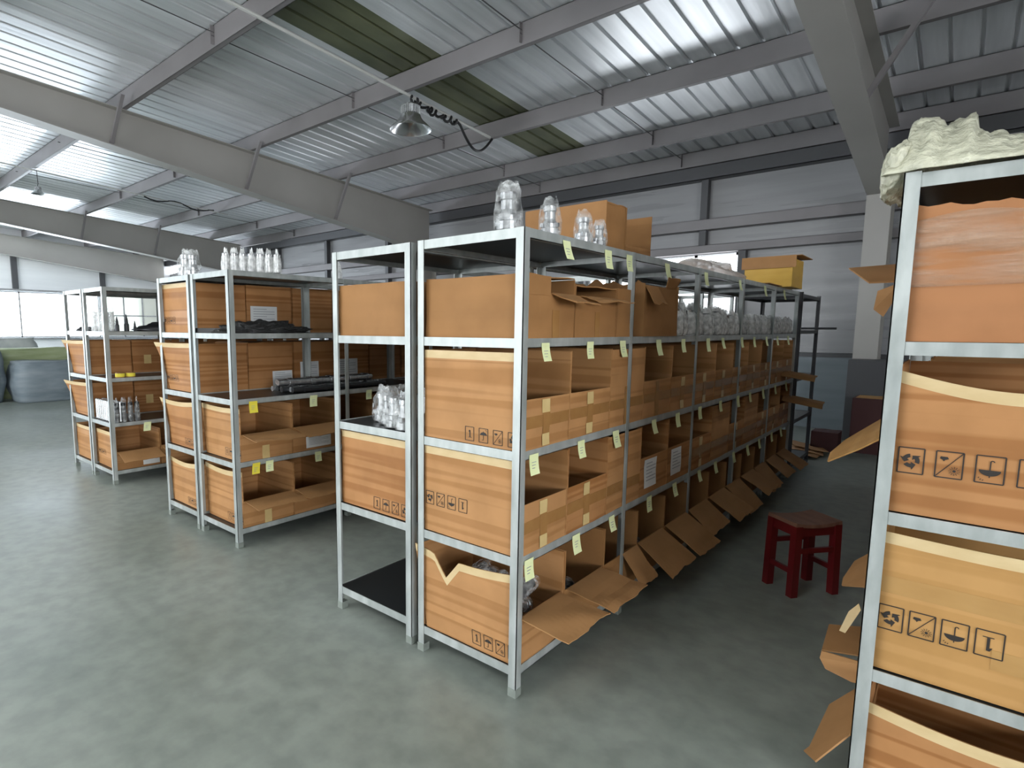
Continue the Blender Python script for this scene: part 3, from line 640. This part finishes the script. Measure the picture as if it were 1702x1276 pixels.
for k, z in enumerate(LV[:4]):
    carton((DXC, 2.07, z), 'bulging carton on the %s, near end of the rack behind the left middle one' % nmz[k], L=.54, W=.43, H=.39, fh=.385, flare=[.06, .09, .12, .02][k], sag=[.03, .02, .005, .0][k], mat='kraft_b' if k else 'kraft', group=None,
           icons=(.03 if k > 1 else .3, .10 if k > 1 else .05, .05, .055, k > 1), ends=[(.15, .5, .1, .3, 'tape_d')] if 0 else None)
    for i in range(1, 8):
        carton((DXC, 2.07+.442*i, z), 'dark brown carton, %s along the %s behind the left middle rack' % (ordn[i], nmz[k]), L=.54, W=.425, H=.39, fh=.385, edge=False, lid=True, mat='kraft_b', group='cartons seen through the left middle rack',
               paper=([(.03, .05, .25, .17)] if (k, i) in ((3, 1), (2, 3)) else [(.22, .01, .2, .13)] if (k, i) == (2, 1) else [(.06, .06, .2, .15)] if (k, i) in ((2, 2), (3, 4), (2, 5)) else None))
# left racks
GX = -6.96+.03
carton((GX, 2.11, .135), 'carton with torn folded-out flap, near bottom of the rack second from the left', L=.545, W=.43, H=.38, fh=.19, group=None, icons=(.05, .15, .05, .055, True), flap=fl2(20), strip=[(.25, .42, .02, .07, 'paper')], paper=None)
for i in range(1, 5): carton((GX, 2.11+.44*i, .135), 'open carton, %s on the lowest shelf of the rack second from the left' % ordn[i], L=.545, W=.43, H=.39, fh=.2, edge=False, flap=fl2(20))
HX = -7.6+.03
for k, z in enumerate(LV[:3]):
    carton((HX, 2.1, z), 'flared taped carton on the %s at the near end of the leftmost rack' % nmz[k], L=.56, W=.43, H=.37, fh=.37, flare=[.06, .15, .14][k], sag=.005, mat='kraft_b' if k else 'kraft', group=None)
    for i in range(1, 6): carton((HX, 2.1+.445*i, z), 'dark brown carton, %s along the %s of the leftmost rack' % (ordn[i], nmz[k]), L=.56, W=.43, H=.37, fh=.37, edge=False, lid=True, mat='kraft_b', group='cartons seen through the second rack from the left', strip=[(.12, .2, .1, .2, 'tape')])
# right rack: the cartons' open side faces the aisle on the left, so they are turned round (origin at x1,y1)
EX0, EX1, EY = -.17+.035, .50-.035, 2.24
def ecarton(y, z, label, **k):
    """near panel faces -y, aisle panel at low x"""
    L = EX1-EX0; W = k.pop('W', .42); return carton((EX0, y, z), label, L=L, W=W, **k)
def eflap(o, pts, th=.005, mat='kraft_in'):
    """flap polygon in world coordinates (hinge to tip) parented to carton o"""
    mb = MB(); P = [Vector(p)-Vector(o.location) for p in pts]; n_ = (P[1]-P[0]).cross(P[2]-P[1]).normalized()*th
    k = len(P); mb.v = [tuple(p) for p in P]+[tuple(p+n_) for p in P]; mb.f = [tuple(range(k)), tuple(range(2*k-1, k-1, -1))]+[(i, i+k, (i+1) % k+k, (i+1) % k) for i in range(k)]
    return put('flap', mb, mat, o)
ecarton(EY, 1.565, 'film-wrapped carton with a ragged top in the top bay of the right rack', H=.39, fh=.39, mat='kraft_r', edge=False, jag=.018, group=None)
eb = [q for q in bpy.data.objects if q.get('label', '').startswith('film-wrapped carton')][0]
put('stretch_film', MB().sheet(lambda u, v: (u*.60, -.010+nzv((u*8, v*3, 0), 1, .004), .16+v*(.19+.02*math.sin(u*7))), 30, 12, .0006), 'stretch', eb, smooth=True)
ecarton(EY, 1.04, 'taped carton with upside-down marks on the third shelf of the right rack', H=.455, fh=.25, sag=.06, mat='kraft_b', group=None, icons=(.045, .165, .078, .088, True))
ecarton(EY, .52, 'pale taped carton with upside-down marks on the second shelf of the right rack', H=.455, fh=.25, sag=.012, mat='kraft_y', group=None, icons=(.035, .175, .078, .076, True), ends=[(.0, .6, .255, .31, 'tape_m'), (.27, .6, .10, .16, 'tape_m')])
ecarton(EY, .06, 'bulging taped carton on the lowest shelf of the right rack', H=.345, fh=.25, sag=.03, mat='kraft_b', group=None)
for k, z in enumerate(E_LV[:4]):
    for i in range(1, 11):
        y = EY+.45*i
        o = ecarton(y, z, 'brown open carton, %s along the %s of the right rack' % (ordn[i], nmz[k]), H=.39, fh=.38, mat='kraft_p', edge=False, group='cartons inside the right rack')
        if (k, i) == (3, 1): eflap(o, [(-.13, 2.45, 1.76), (-.25, 2.4, 1.757), (-.355, 2.75, 1.838), (-.13, 2.92, 1.86)])
        if (k, i) == (3, 2): eflap(o, [(-.13, 2.95, 1.80), (-.209, 2.95, 1.786), (-.279, 2.97, 1.758), (-.285, 2.95, 1.686), (-.251, 2.95, 1.656), (-.216, 2.95, 1.735), (-.13, 2.96, 1.75)])
        if (k, i) == (2, 1): eflap(o, [(-.13, 2.30, 1.30), (-.172, 2.30, 1.256), (-.23, 2.36, 1.205), (-.331, 2.45, 1.129), (-.36, 2.72, 1.115), (-.345, 3.0, 1.13), (-.30, 3.2, 1.16), (-.24, 3.25, 1.21), (-.13, 3.2, 1.30)], mat='kraft_y')
        if (k, i) == (1, 1): eflap(o, [(-.13, 2.55, .76), (-.18, 2.42, .711), (-.275, 2.634, .615), (-.284, 2.743, .606), (-.27, 2.942, .62), (-.13, 2.95, .76)])
        if (k, i) == (0, 1):
            eflap(o, [(-.13, 2.50, .43), (-.296, 2.433, .428), (-.308, 2.666, .43), (-.13, 2.78, .43)])
            eflap(o, [(-.13, 2.432, .43), (-.296, 2.432, .425), (-.300, 2.436, .395), (-.28, 2.433, .361), (-.20, 2.431, .345), (-.13, 2.432, .352)])
            tb = MB(); tb.v = [tuple(Vector(p)-Vector(o.location)) for q in (0, .0012) for p in ((-.248, 2.5+q, .489), (-.237, 2.5+q, .486), (-.197, 2.5+q, .589), (-.205, 2.5+q, .612), (-.225, 2.5+q, .572))]
            tb.v = [(x-(.008 if j % 5 in (0, 4) else 0), y, z) for j, (x, y, z) in enumerate(tb.v)]; tb.f = [(0, 1, 2, 3, 4), (9, 8, 7, 6, 5)]+[(j, j+5, (j+1) % 5+5, (j+1) % 5) for j in range(5)]; put('packing_tape', tb, 'edge', o)
o = [q for q in bpy.data.objects if q.get('label', '').startswith('bulging taped carton on the lowest')][0]
eflap(o, [(-.13, 2.27, .32), (-.254, 2.15, .171), (-.305, 2.274, .11), (-.29, 2.285, .128), (-.274, 2.577, .147), (-.179, 2.60, .261), (-.13, 2.62, .32)])

# ------------------------------------------------------------------ bagged metal fittings
def fitting_parts(s=1.0, kind=0):
    if kind == 0: prof = [(.038, 0), (.040, .004), (.040, .03), (.034, .034), (.034, .05), (.030, .054), (.024, .07), (.024, .10), (.028, .104), (.028, .125), (.016, .128)]
    elif kind == 1: prof = [(.022, 0), (.024, .004), (.024, .118), (.022, .122)]
    else: prof = [(.018, 0), (.020, .003), (.020, .17), (.015, .175)]
    body = MB().lathe([(r*s, z*s) for r, z in prof], 20)
    lug = MB()
    if kind == 0:
        for a in (0, 2.1, 4.2): lug.box(math.cos(a)*.036*s-.008*s, math.sin(a)*.036*s-.008*s, .035*s, math.cos(a)*.036*s+.008*s, math.sin(a)*.036*s+.008*s, .052*s)
        body.v, body.f = body.v+lug.v, body.f+[tuple(i+len(body.v) for i in f) for f in lug.f]
    R0 = max(p[0] for p in prof)*1.12; Ht = prof[-1][1]
    bp_ = [(R0*1.0, .001), (R0*1.1, .01), (R0*1.14, Ht*.25), (R0*1.12, Ht*.5), (R0*1.0, Ht*.8), (R0*.88, Ht*1.02), (R0*.72, Ht*1.14), (R0*.6, Ht*1.26)]
    def cr(p, t):
        k = 1+.09*noise.noise(Vector((math.cos(t)*2.2, math.sin(t)*2.2, p.z*12)))+.05*noise.noise(Vector((math.cos(t)*6, math.sin(t)*6, p.z*16)))
        if p.z > Ht*1.1: p = Vector((p.x*1.1, p.y*.35, p.z+.008*math.sin(t*3)))
        return Vector((p.x*k, p.y*k, p.z))
    bag = MB().lathe([(r*s, z*s) for r, z in bp_], 22, fn=cr, cap=False)
    return body, bag
PROTO = {}
def fitting(loc, s, kind, label, group=None, rz=0, metal='chrome', bagm='film', tilt=None):
    key = (round(s, 2), kind, metal, bagm)
    if key not in PROTO:
        b_, g_ = fitting_parts(s, kind); PROTO[key] = (b_.mesh('fitting', metal, False), g_.mesh('plastic_bag', bagm or 'film', True))
    fm, bm_ = PROTO[key]; o = link('bagged_fitting' if bagm else 'metal_tube', fm, None, loc, rz)
    if bagm: link('plastic_bag', bm_, o)
    if tilt: o.rotation_euler = tilt
    return tag(o, label, 'metal fitting', group)
# on top of the central rack
fitting((-1.45, 2.02, 2.001), 1.22, 0, 'tallest bagged metal coupling, on the near corner of the central rack top', rz=.5)
fitting((-1.385, 2.24, 2.001), 1.0, 0, 'bagged metal coupling on the central rack top in front of the big closed carton')
fitting((-1.385, 2.54, 2.001), .95, 0, 'bagged metal coupling, third from the near corner on the central rack top', rz=1)
fitting((-1.375, 2.68, 2.001), .8, 0, 'smallest bagged coupling on the central rack top, beside the carton corner', rz=2)
# narrow rack shelf
for i, (x, y) in enumerate(((-2.37, 2.15), (-2.27, 2.1), (-2.17, 2.05), (-2.07, 2.03), (-2.30, 2.26), (-2.19, 2.22), (-2.08, 2.2))):
    fitting((x, y, 1.091), 1.22, 0, 'bagged metal coupling standing in the cluster on the narrow rack shelf', 'bagged couplings on the narrow rack', rz=i)
# left middle rack top
for i, (x, y) in enumerate(((-4.60, 2.10), (-4.50, 2.11))): fitting((x, y, 2.001), 1.3-.1*i, 0, ['taller bagged coupling at the left on top of the left middle racks', 'shorter bagged coupling beside the taller one on top of the left middle racks'][i], rz=i)
for i in range(7): fitting((-4.02+.035*i, 2.13+.06*i*.8, 2.001), 1.1, 1, 'white wrapped tube in the row on top of the left middle rack', 'wrapped tubes on top of the left middle rack', metal='chrome', bagm='film_w', rz=i)
fitting((-3.88, 3.02, 2.001), .85, 0, 'single bagged coupling on the left middle rack top, beside the narrow rack', metal='paper', bagm='film_w')
# top shelf of the central rack: rows of bagged fittings
for r_ in range(2):
    for i in range(34):
        y = 3.72+.098*i
        if min(abs(y-(AY+1.028*k)) for k in range(6)) < .0: continue
        fitting((-1.39-.10*r_+R.uniform(-.01, .01), y, 1.561), R.choice((1.2, 1.35)) if y < 4.9 else 1.05, R.choice((0, 0, 1)), 'plastic-bagged metal fitting in the dense row on the central rack upper shelf', 'bagged fittings on the upper shelf of the central rack', rz=R.uniform(0, 6), metal=R.choice(('chrome', 'darkmetal')), bagm='film_w')
# fittings heaped in open bottom cartons
def heap(x0, x1, y0, y1, z, n_, where, metal='chrome', s=1.0):
    for i in range(n_):
        x = R.uniform(x0, x1); dr = R.choice((-1, 1)); y = (y0+y1)/2-.072*s*dr+R.uniform(-.015, .015)
        fitting((x, y, z+R.uniform(0, .04)), s, 0, 'bagged fitting heaped inside '+where, 'bagged fittings heaped inside '+where, metal=R.choice((metal, 'darkmetal')), tilt=(R.uniform(1.2, 1.9), R.uniform(-.3, .3), (3.14159 if dr > 0 else 0)+R.uniform(-.25, .25)))
heap(-1.76, -1.49, 2.13, 2.24, .19, 9, 'the near bottom carton of the central rack', s=.86)
heap(-1.76, -1.45, 2.13, 2.24, .27, 14, 'the near bottom carton of the central rack', s=.86)
heap(-1.74, -1.44, 2.13, 2.24, .345, 14, 'the near bottom carton of the central rack', s=.86)
heap(-1.74, -1.44, 2.50, 2.64, .22, 8, 'the second bottom carton of the central rack', 'darkmetal', .9)
heap(-1.72, -1.42, 3.3, 3.5, .24, 8, 'the fourth bottom carton of the central rack', 'darkmetal', .9)
# filler below the heaps
# left middle rack: tubes and black netting
for i in range(9):
    z = 1.091+.03+(.05 if i > 5 else 0); yy = 2.62+.0*i
    mb = MB(); mb.tube([(0, 0, 0), (.0, .95, 0)], .021, 10)
    for q in range(5): mb.tube([(0, .1+.2*q, 0), (0, .14+.2*q, 0)], .026, 10)
    tag(put('wrapped_tube', mb, 'darkmetal' if i % 2 else 'chrome', None, (-4.10+.045*(i % 6), 2.55+R.uniform(-.03, .03), z-.003), R.uniform(-.03, .03)), 'dark metal tube in the bundle on the left middle rack third shelf', 'metal tube', 'tube bundle on the left middle rack')
for i in range(5):
    tag(put('wrapped_tube', MB().tube([(0, 0, 0), (.02, .34, .01)], .022, 10), 'chrome', None, (-4.05+.05*i, 2.14, .19+.05*(i % 2)), R.uniform(-.1, .1)), 'grey metal tube lying in the near bottom carton of the left middle rack', 'metal tube', 'tubes in the bottom carton of the left middle rack')
def blob(name, loc, sx, sy, sz, mat, label, cat, amp=.25, fr=3, nu=28, nv=12, flat=True, seed=0, rz=0, smooth=True, parent=None):
    mb = MB()
    for j in range(nv+1):
        t = j/nv*math.pi/2
        for i in range(nu):
            a = 2*math.pi*i/nu; p = Vector((math.cos(a)*math.cos(t), math.sin(a)*math.cos(t), math.sin(t)))
            k = 1+amp*noise.noise(p*fr+Vector((seed, seed*2, 0))); mb.v.append((p.x*sx*k, p.y*sy*k, p.z*sz*k))
    for j in range(nv):
        for i in range(nu): a = j*nu+i; b_ = j*nu+(i+1) % nu; mb.f.append((a, b_, b_+nu, a+nu))
    mb.f.append(tuple(range(nu))[::-1]); o = put(name, mb, mat, parent, loc, rz, smooth)
    if parent is None: tag(o, label, cat)
    return o
blob('black_netting', (-4.03, 2.42, 1.561), .16, .36, .085, 'mesh_b', 'heap of black netting on the upper shelf of the left middle rack', 'netting', .5, 5, 48, 16)
tag(put('wrapped_bar', MB().box(-.30, -.03, 0, .0, .03, .035), 'cable', None, (-4.08, 2.12, 1.562), .15), 'flat black bar sticking out left of the black netting', 'bar')
# rack second from the left: nozzles, tubes, tape rolls
def nozzle(loc, s, label):
    mb = MB().lathe([(r*s, z*s) for r, z in [(.032, 0), (.034, .004), (.034, .10), (.026, .11), (.022, .15), (.024, .155), (.016, .19), (.010, .22), (.006, .24)]], 16); return tag(put('spray_nozzle', mb, 'darkmetal', None, loc), label, 'nozzle', 'dark nozzles on the top bay of the rack second from the left')
nozzle((-6.42, 2.20, 1.561), .62, 'dark pointed nozzle nearest the corner post on the rack second from the left')
nozzle((-6.42, 2.29, 1.561), .72, 'tallest dark pointed nozzle, middle of the three on the rack second from the left')
nozzle((-6.42, 2.37, 1.561), .45, 'smallest dark nozzle of the three on the rack second from the left')
for i, (x, y) in enumerate(((-6.88, 2.13), (-6.78, 2.12), (-6.68, 2.13), (-6.58, 2.13), (-6.83, 2.25), (-6.7, 2.25))): fitting((x, y, 1.561), 1.15, 2, 'clear bottle behind the corner post of the rack second from the left', 'clear bottles on the rack second from the left', metal='film_w', rz=i)
for r_ in range(2):
    for i in range(9): fitting((-6.90+.058*i, 2.125+.06*r_, .631), 1.22, 2, 'bright metal tube standing in the row on the rack second from the left', 'bright tubes on the rack second from the left', rz=i, metal='alu', bagm=None)
for i in range(4): fitting((-6.40, 2.14+.065*i, .631), 1.15, 2, 'bagged metal tube standing on the aisle edge of the rack second from the left', 'bagged tubes at the aisle edge', rz=i, metal='darkmetal')
for i in range(2):
    mb = MB().lathe([(.045, 0), (.045, .05)], 20); o = tag(put('tape_roll', mb, 'tape_d', None, (-6.42, 2.20+.10*i, 1.091)), ['roll of yellow tape nearer the corner post on the rack second from the left', 'roll of yellow tape farther from the corner post, rack second from the left'][i], 'tape'); put('tape_face', MB().lathe([(.0455, .008), (.0455, .042)], 20, cap=False), 'tag_y', o)
blob('plastic_bundle', (-6.6, 3.0, 1.561), .22, .55, .10, 'darkmetal', 'dark covered bundle lying on the top bay of the rack second from the left', 'bundle', .3, 3)
for i in range(2): blob('scrap_bundle', (-7.45+.2*i, 2.25, 1.561), .10, .12, .045, 'darkmetal', ['small dark lump on the top bay of the leftmost rack near its outer post', 'small dark lump on the top bay of the leftmost rack near its inner post'][i], 'bundle', .3, 3, seed=i)

# ------------------------------------------------------------------ foam wrap on the right rack
CR = [(-.225, 2.10), (-.215, 2.175), (-.196, 2.183), (-.180, 2.20), (-.174, 2.272), (-.12, 2.278), (-.097, 2.243), (-.06, 2.25), (-.031, 2.268), (-.024, 2.215), (.05, 2.18), (.2, 2.14), (.62, 2.11)]
def crest(x):
    for (a, za), (b_, zb) in zip(CR, CR[1:]):
        if x <= b_: return za+(zb-za)*max(0, (x-a)/(b_-a))
    return 2.1
mb = MB()
def wrapf(u, v):
    x = -.225+.84*u**1.35; c = crest(x)+nzv((u*70, 0, 3), 1, .006)
    if v < .6: t = v/.6; y = 2.195+.36*t; z = 2.056+(c-2.056)*math.sin(t*math.pi/2)**.8
    else: t = (v-.6)/.4; y = 2.555+.25*t; z = c-(c-2.056)*t**1.5
    a = min(1, v*8)*min(1, (1-v)*8)
    z += a*(nzv((u*30, v*9, 2), 1, .012)+nzv((u*60-v*30, v*20, 5), 1, .008)); y += nzv((u*12, v*6, 9), 1, .015)
    if x < -.17: y += (-.17-x)*.6*(1-v)
    return (x+nzv((v*9, u*9, 4), 1, .008)*a, y, max(z, 2.052))
mb.sheet(wrapf, 110, 34, -.004)
o = put('foam_wrap', mb, 'wrap', None, smooth=True); tag(o, 'crumpled cream foam wrap with a ragged edge piled on top of the right rack', 'packing foam')
mb = MB(); nu, nv = 40, 24
for j in range(nv+1):
    for i in range(nu):
        a = 2*math.pi*i/nu; t = math.pi*(j/nv-.5); p = Vector((math.cos(a)*math.cos(t), math.sin(a)*math.cos(t), math.sin(t)))
        q = Vector([math.copysign(abs(c)**.7, c) for c in p]); k = 1+.09*noise.noise(p*4)+.09*noise.noise(p*12)
        mb.v.append((-.196+q.x*.040*k, 2.36+q.y*.13*k, 2.085+q.z*.078*k+.02*q.x))
for j in range(nv):
    for i in range(nu): a = j*nu+i; b_ = j*nu+(i+1) % nu; mb.f.append((a, b_, b_+nu, a+nu))
put('hanging_end', mb, 'wrap', o, smooth=True)

# polythene bundle on the central rack far top
mb = MB()
blob('film_bundle', (-1.62, 5.0, 2.001), .22, .62, .15, 'haze', 'hazy bundle of brown plastic film on top of the central rack near the window', 'bundle', .3, 2.5, 40, 14)
tag(put('flat_cardboard', MB().box(0, 0, 0, .3, .5, .006), 'kraft_in', None, (-1.60, 5.68, 2.002)), 'flat piece of cardboard on the central rack top before the amber carton', 'cardboard')

# ------------------------------------------------------------------ stool
def stool(loc, rz):
    o = bpy.data.objects.new('wooden_stool', None); COL.objects.link(o); o.location = loc; o.rotation_euler = (0, 0, rz)
    tag(o, 'small dark red wooden stool with a worn seat standing in the dark aisle', 'stool')
    a, b_, H = .15, .10, .46
    def seatf(u, v): return (-.155+.31*u, -.115+.23*v, H-.014*math.sin(math.pi*u))
    put('seat', MB().sheet(seatf, 12, 4, .022), 'wood', o)
    for sx in (-1, 1):
        for sy in (-1, 1):
            k = MB(); P0 = Vector((sx*.135, sy*.095, H-.022)); P1 = Vector((sx*.142, sy*.100, 0)); h = .022
            for p in (P0, P1):
                for q in ((-h, -h), (h, -h), (h, h), (-h, h)): k.v.append((p.x+q[0], p.y+q[1], p.z))
            k.f = [(0, 1, 2, 3), (7, 6, 5, 4), (0, 4, 5, 1), (1, 5, 6, 2), (2, 6, 7, 3), (3, 7, 4, 0)]; put('leg', k, 'red', o)
    for sy in (-1, 1):
        put('apron', MB().box(-.12, sy*.098-.009, H-.085, .12, sy*.098+.009, H-.018), 'red', o)
        put('stretcher', MB().box(-.13, sy*.105-.009, .27, .13, sy*.105+.009, .30), 'red', o)
    for sx in (-1, 1):
        put('apron', MB().box(sx*.137-.009, -.08, H-.085, sx*.137+.009, .08, H-.018), 'red', o)
        put('stretcher', MB().box(sx*.146-.009, -.09, .14, sx*.146+.009, .09, .17), 'red', o)
    return o
stool((-.64, 4.06, 0), math.radians(52))

# ------------------------------------------------------------------ far end of the aisle
tag(put('dark_opening_block', MB().box(-1.22, 10.15, 0, .2, 10.6, 1.18), 'dark_steel'), 'dark opening stand-in cabinet by the far wall column at the end of the aisle', 'block')  # added black box that stands in for a dark opening in the wall
c = carton((-1.02, 9.2, 0), 'brown carton with a white sheet on it standing against the black cabinet', L=.5, W=.5, H=.72, fh=.72, mat='redbox', edge=False, lid=True, group=None)
put('paper_sheet', MB().box(.03, .03, .725, .45, .4, .73), 'kraft_y', c)
carton((-1.42, 9.0, 0), 'small dark red carton on the floor at the far end of the aisle', L=.30, W=.3, H=.26, fh=.26, mat='redbox', edge=False, lid=True, group=None)
for i in range(3): tag(put('flat_cardboard', MB().sheet(lambda u, v: (.38*u, .5*v, .03*math.sin(u*3+i)), 6, 2, .006), 'kraft_in', None, (-1.62+.05*i, 8.35+.12*i, .02+.03*i), .2*i), ['lowest', 'middle', 'topmost'][i]+' sheet of the flattened cardboard on the floor past the central rack', 'cardboard')
tag(put('metal_bar', MB().tube([(0, 0, 0), (.42, -.05, .0)], .012, 8), 'dark_steel', None, (-1.5, 7.9, 1.62)), 'dark pointed metal bar sticking out of the old rack at the aisle end', 'bar')
for i, (z, x) in enumerate(((1.13, 0), (.85, .05))):
    tag(put('flat_cardboard', MB().sheet(lambda u, v: (.36*u, .4*v-.1*u, .05*v-.05*u+.02*math.sin(v*5)), 6, 6, .005), 'kraft_in', None, (-1.40+x, 6.55+i*.2, z+.03), .1), ['upper loose cardboard flap sticking out near the far end of the central rack', 'lower loose cardboard flap sticking out near the far end of the central rack'][i], 'cardboard')

# ------------------------------------------------------------------ big sacks at the left
def sack(loc, sx, sy, sz, mat, label, seed):
    mb = MB(); nu, nv = 40, 18
    for j in range(nv+1):
        t = j/nv
        for i in range(nu):
            a = 2*math.pi*i/nu; c, s_ = math.cos(a), math.sin(a); q = (abs(c)**5+abs(s_)**5)**(-1/5)
            k = (.93+.10*math.sin(math.pi*t))*(1 if t < .93 else .96)*(1+.05*noise.noise(Vector((c*2, s_*2, t*4+seed)))); mb.v.append((c*q*sx*k, s_*q*sy*k, t*sz*(1+.05*noise.noise(Vector((c, s_, seed))))))
    for j in range(nv):
        for i in range(nu): a = j*nu+i; b_ = j*nu+(i+1) % nu; mb.f.append((a, b_, b_+nu, a+nu))
    mb.f.append(tuple(range(nu))[::-1]); mb.f.append(tuple(nv*nu+i for i in range(nu)))
    o = put('woven_sack', mb, mat, None, loc, 0, True); tag(o, label, 'sack', 'big woven sacks by the left windows'); return o
sack((-15.2, 3.65, 0), .55, .62, .86, 'sack', 'big grey-blue woven sack standing free, nearest the leftmost rack', 1)
sack((-16.3, 3.75, 0), .42, .85, 1.12, 'sack_g', 'green woven sack standing behind the grey-blue one', 2)
sack((-15.6, 2.2, 0), .55, .75, 1.22, 'sack', 'tall grey-blue woven sack at the left picture edge', 3)
sack((-18.3, 3.1, 0), .42, 1.2, 1.3, 'sack_w', 'whitish woven sack at the back of the pile below the windows', 4)
sack((-16.4, 5.15, 0), .45, .4, 1.18, 'sack', 'grey-blue woven sack half hidden behind the leftmost rack', 5)
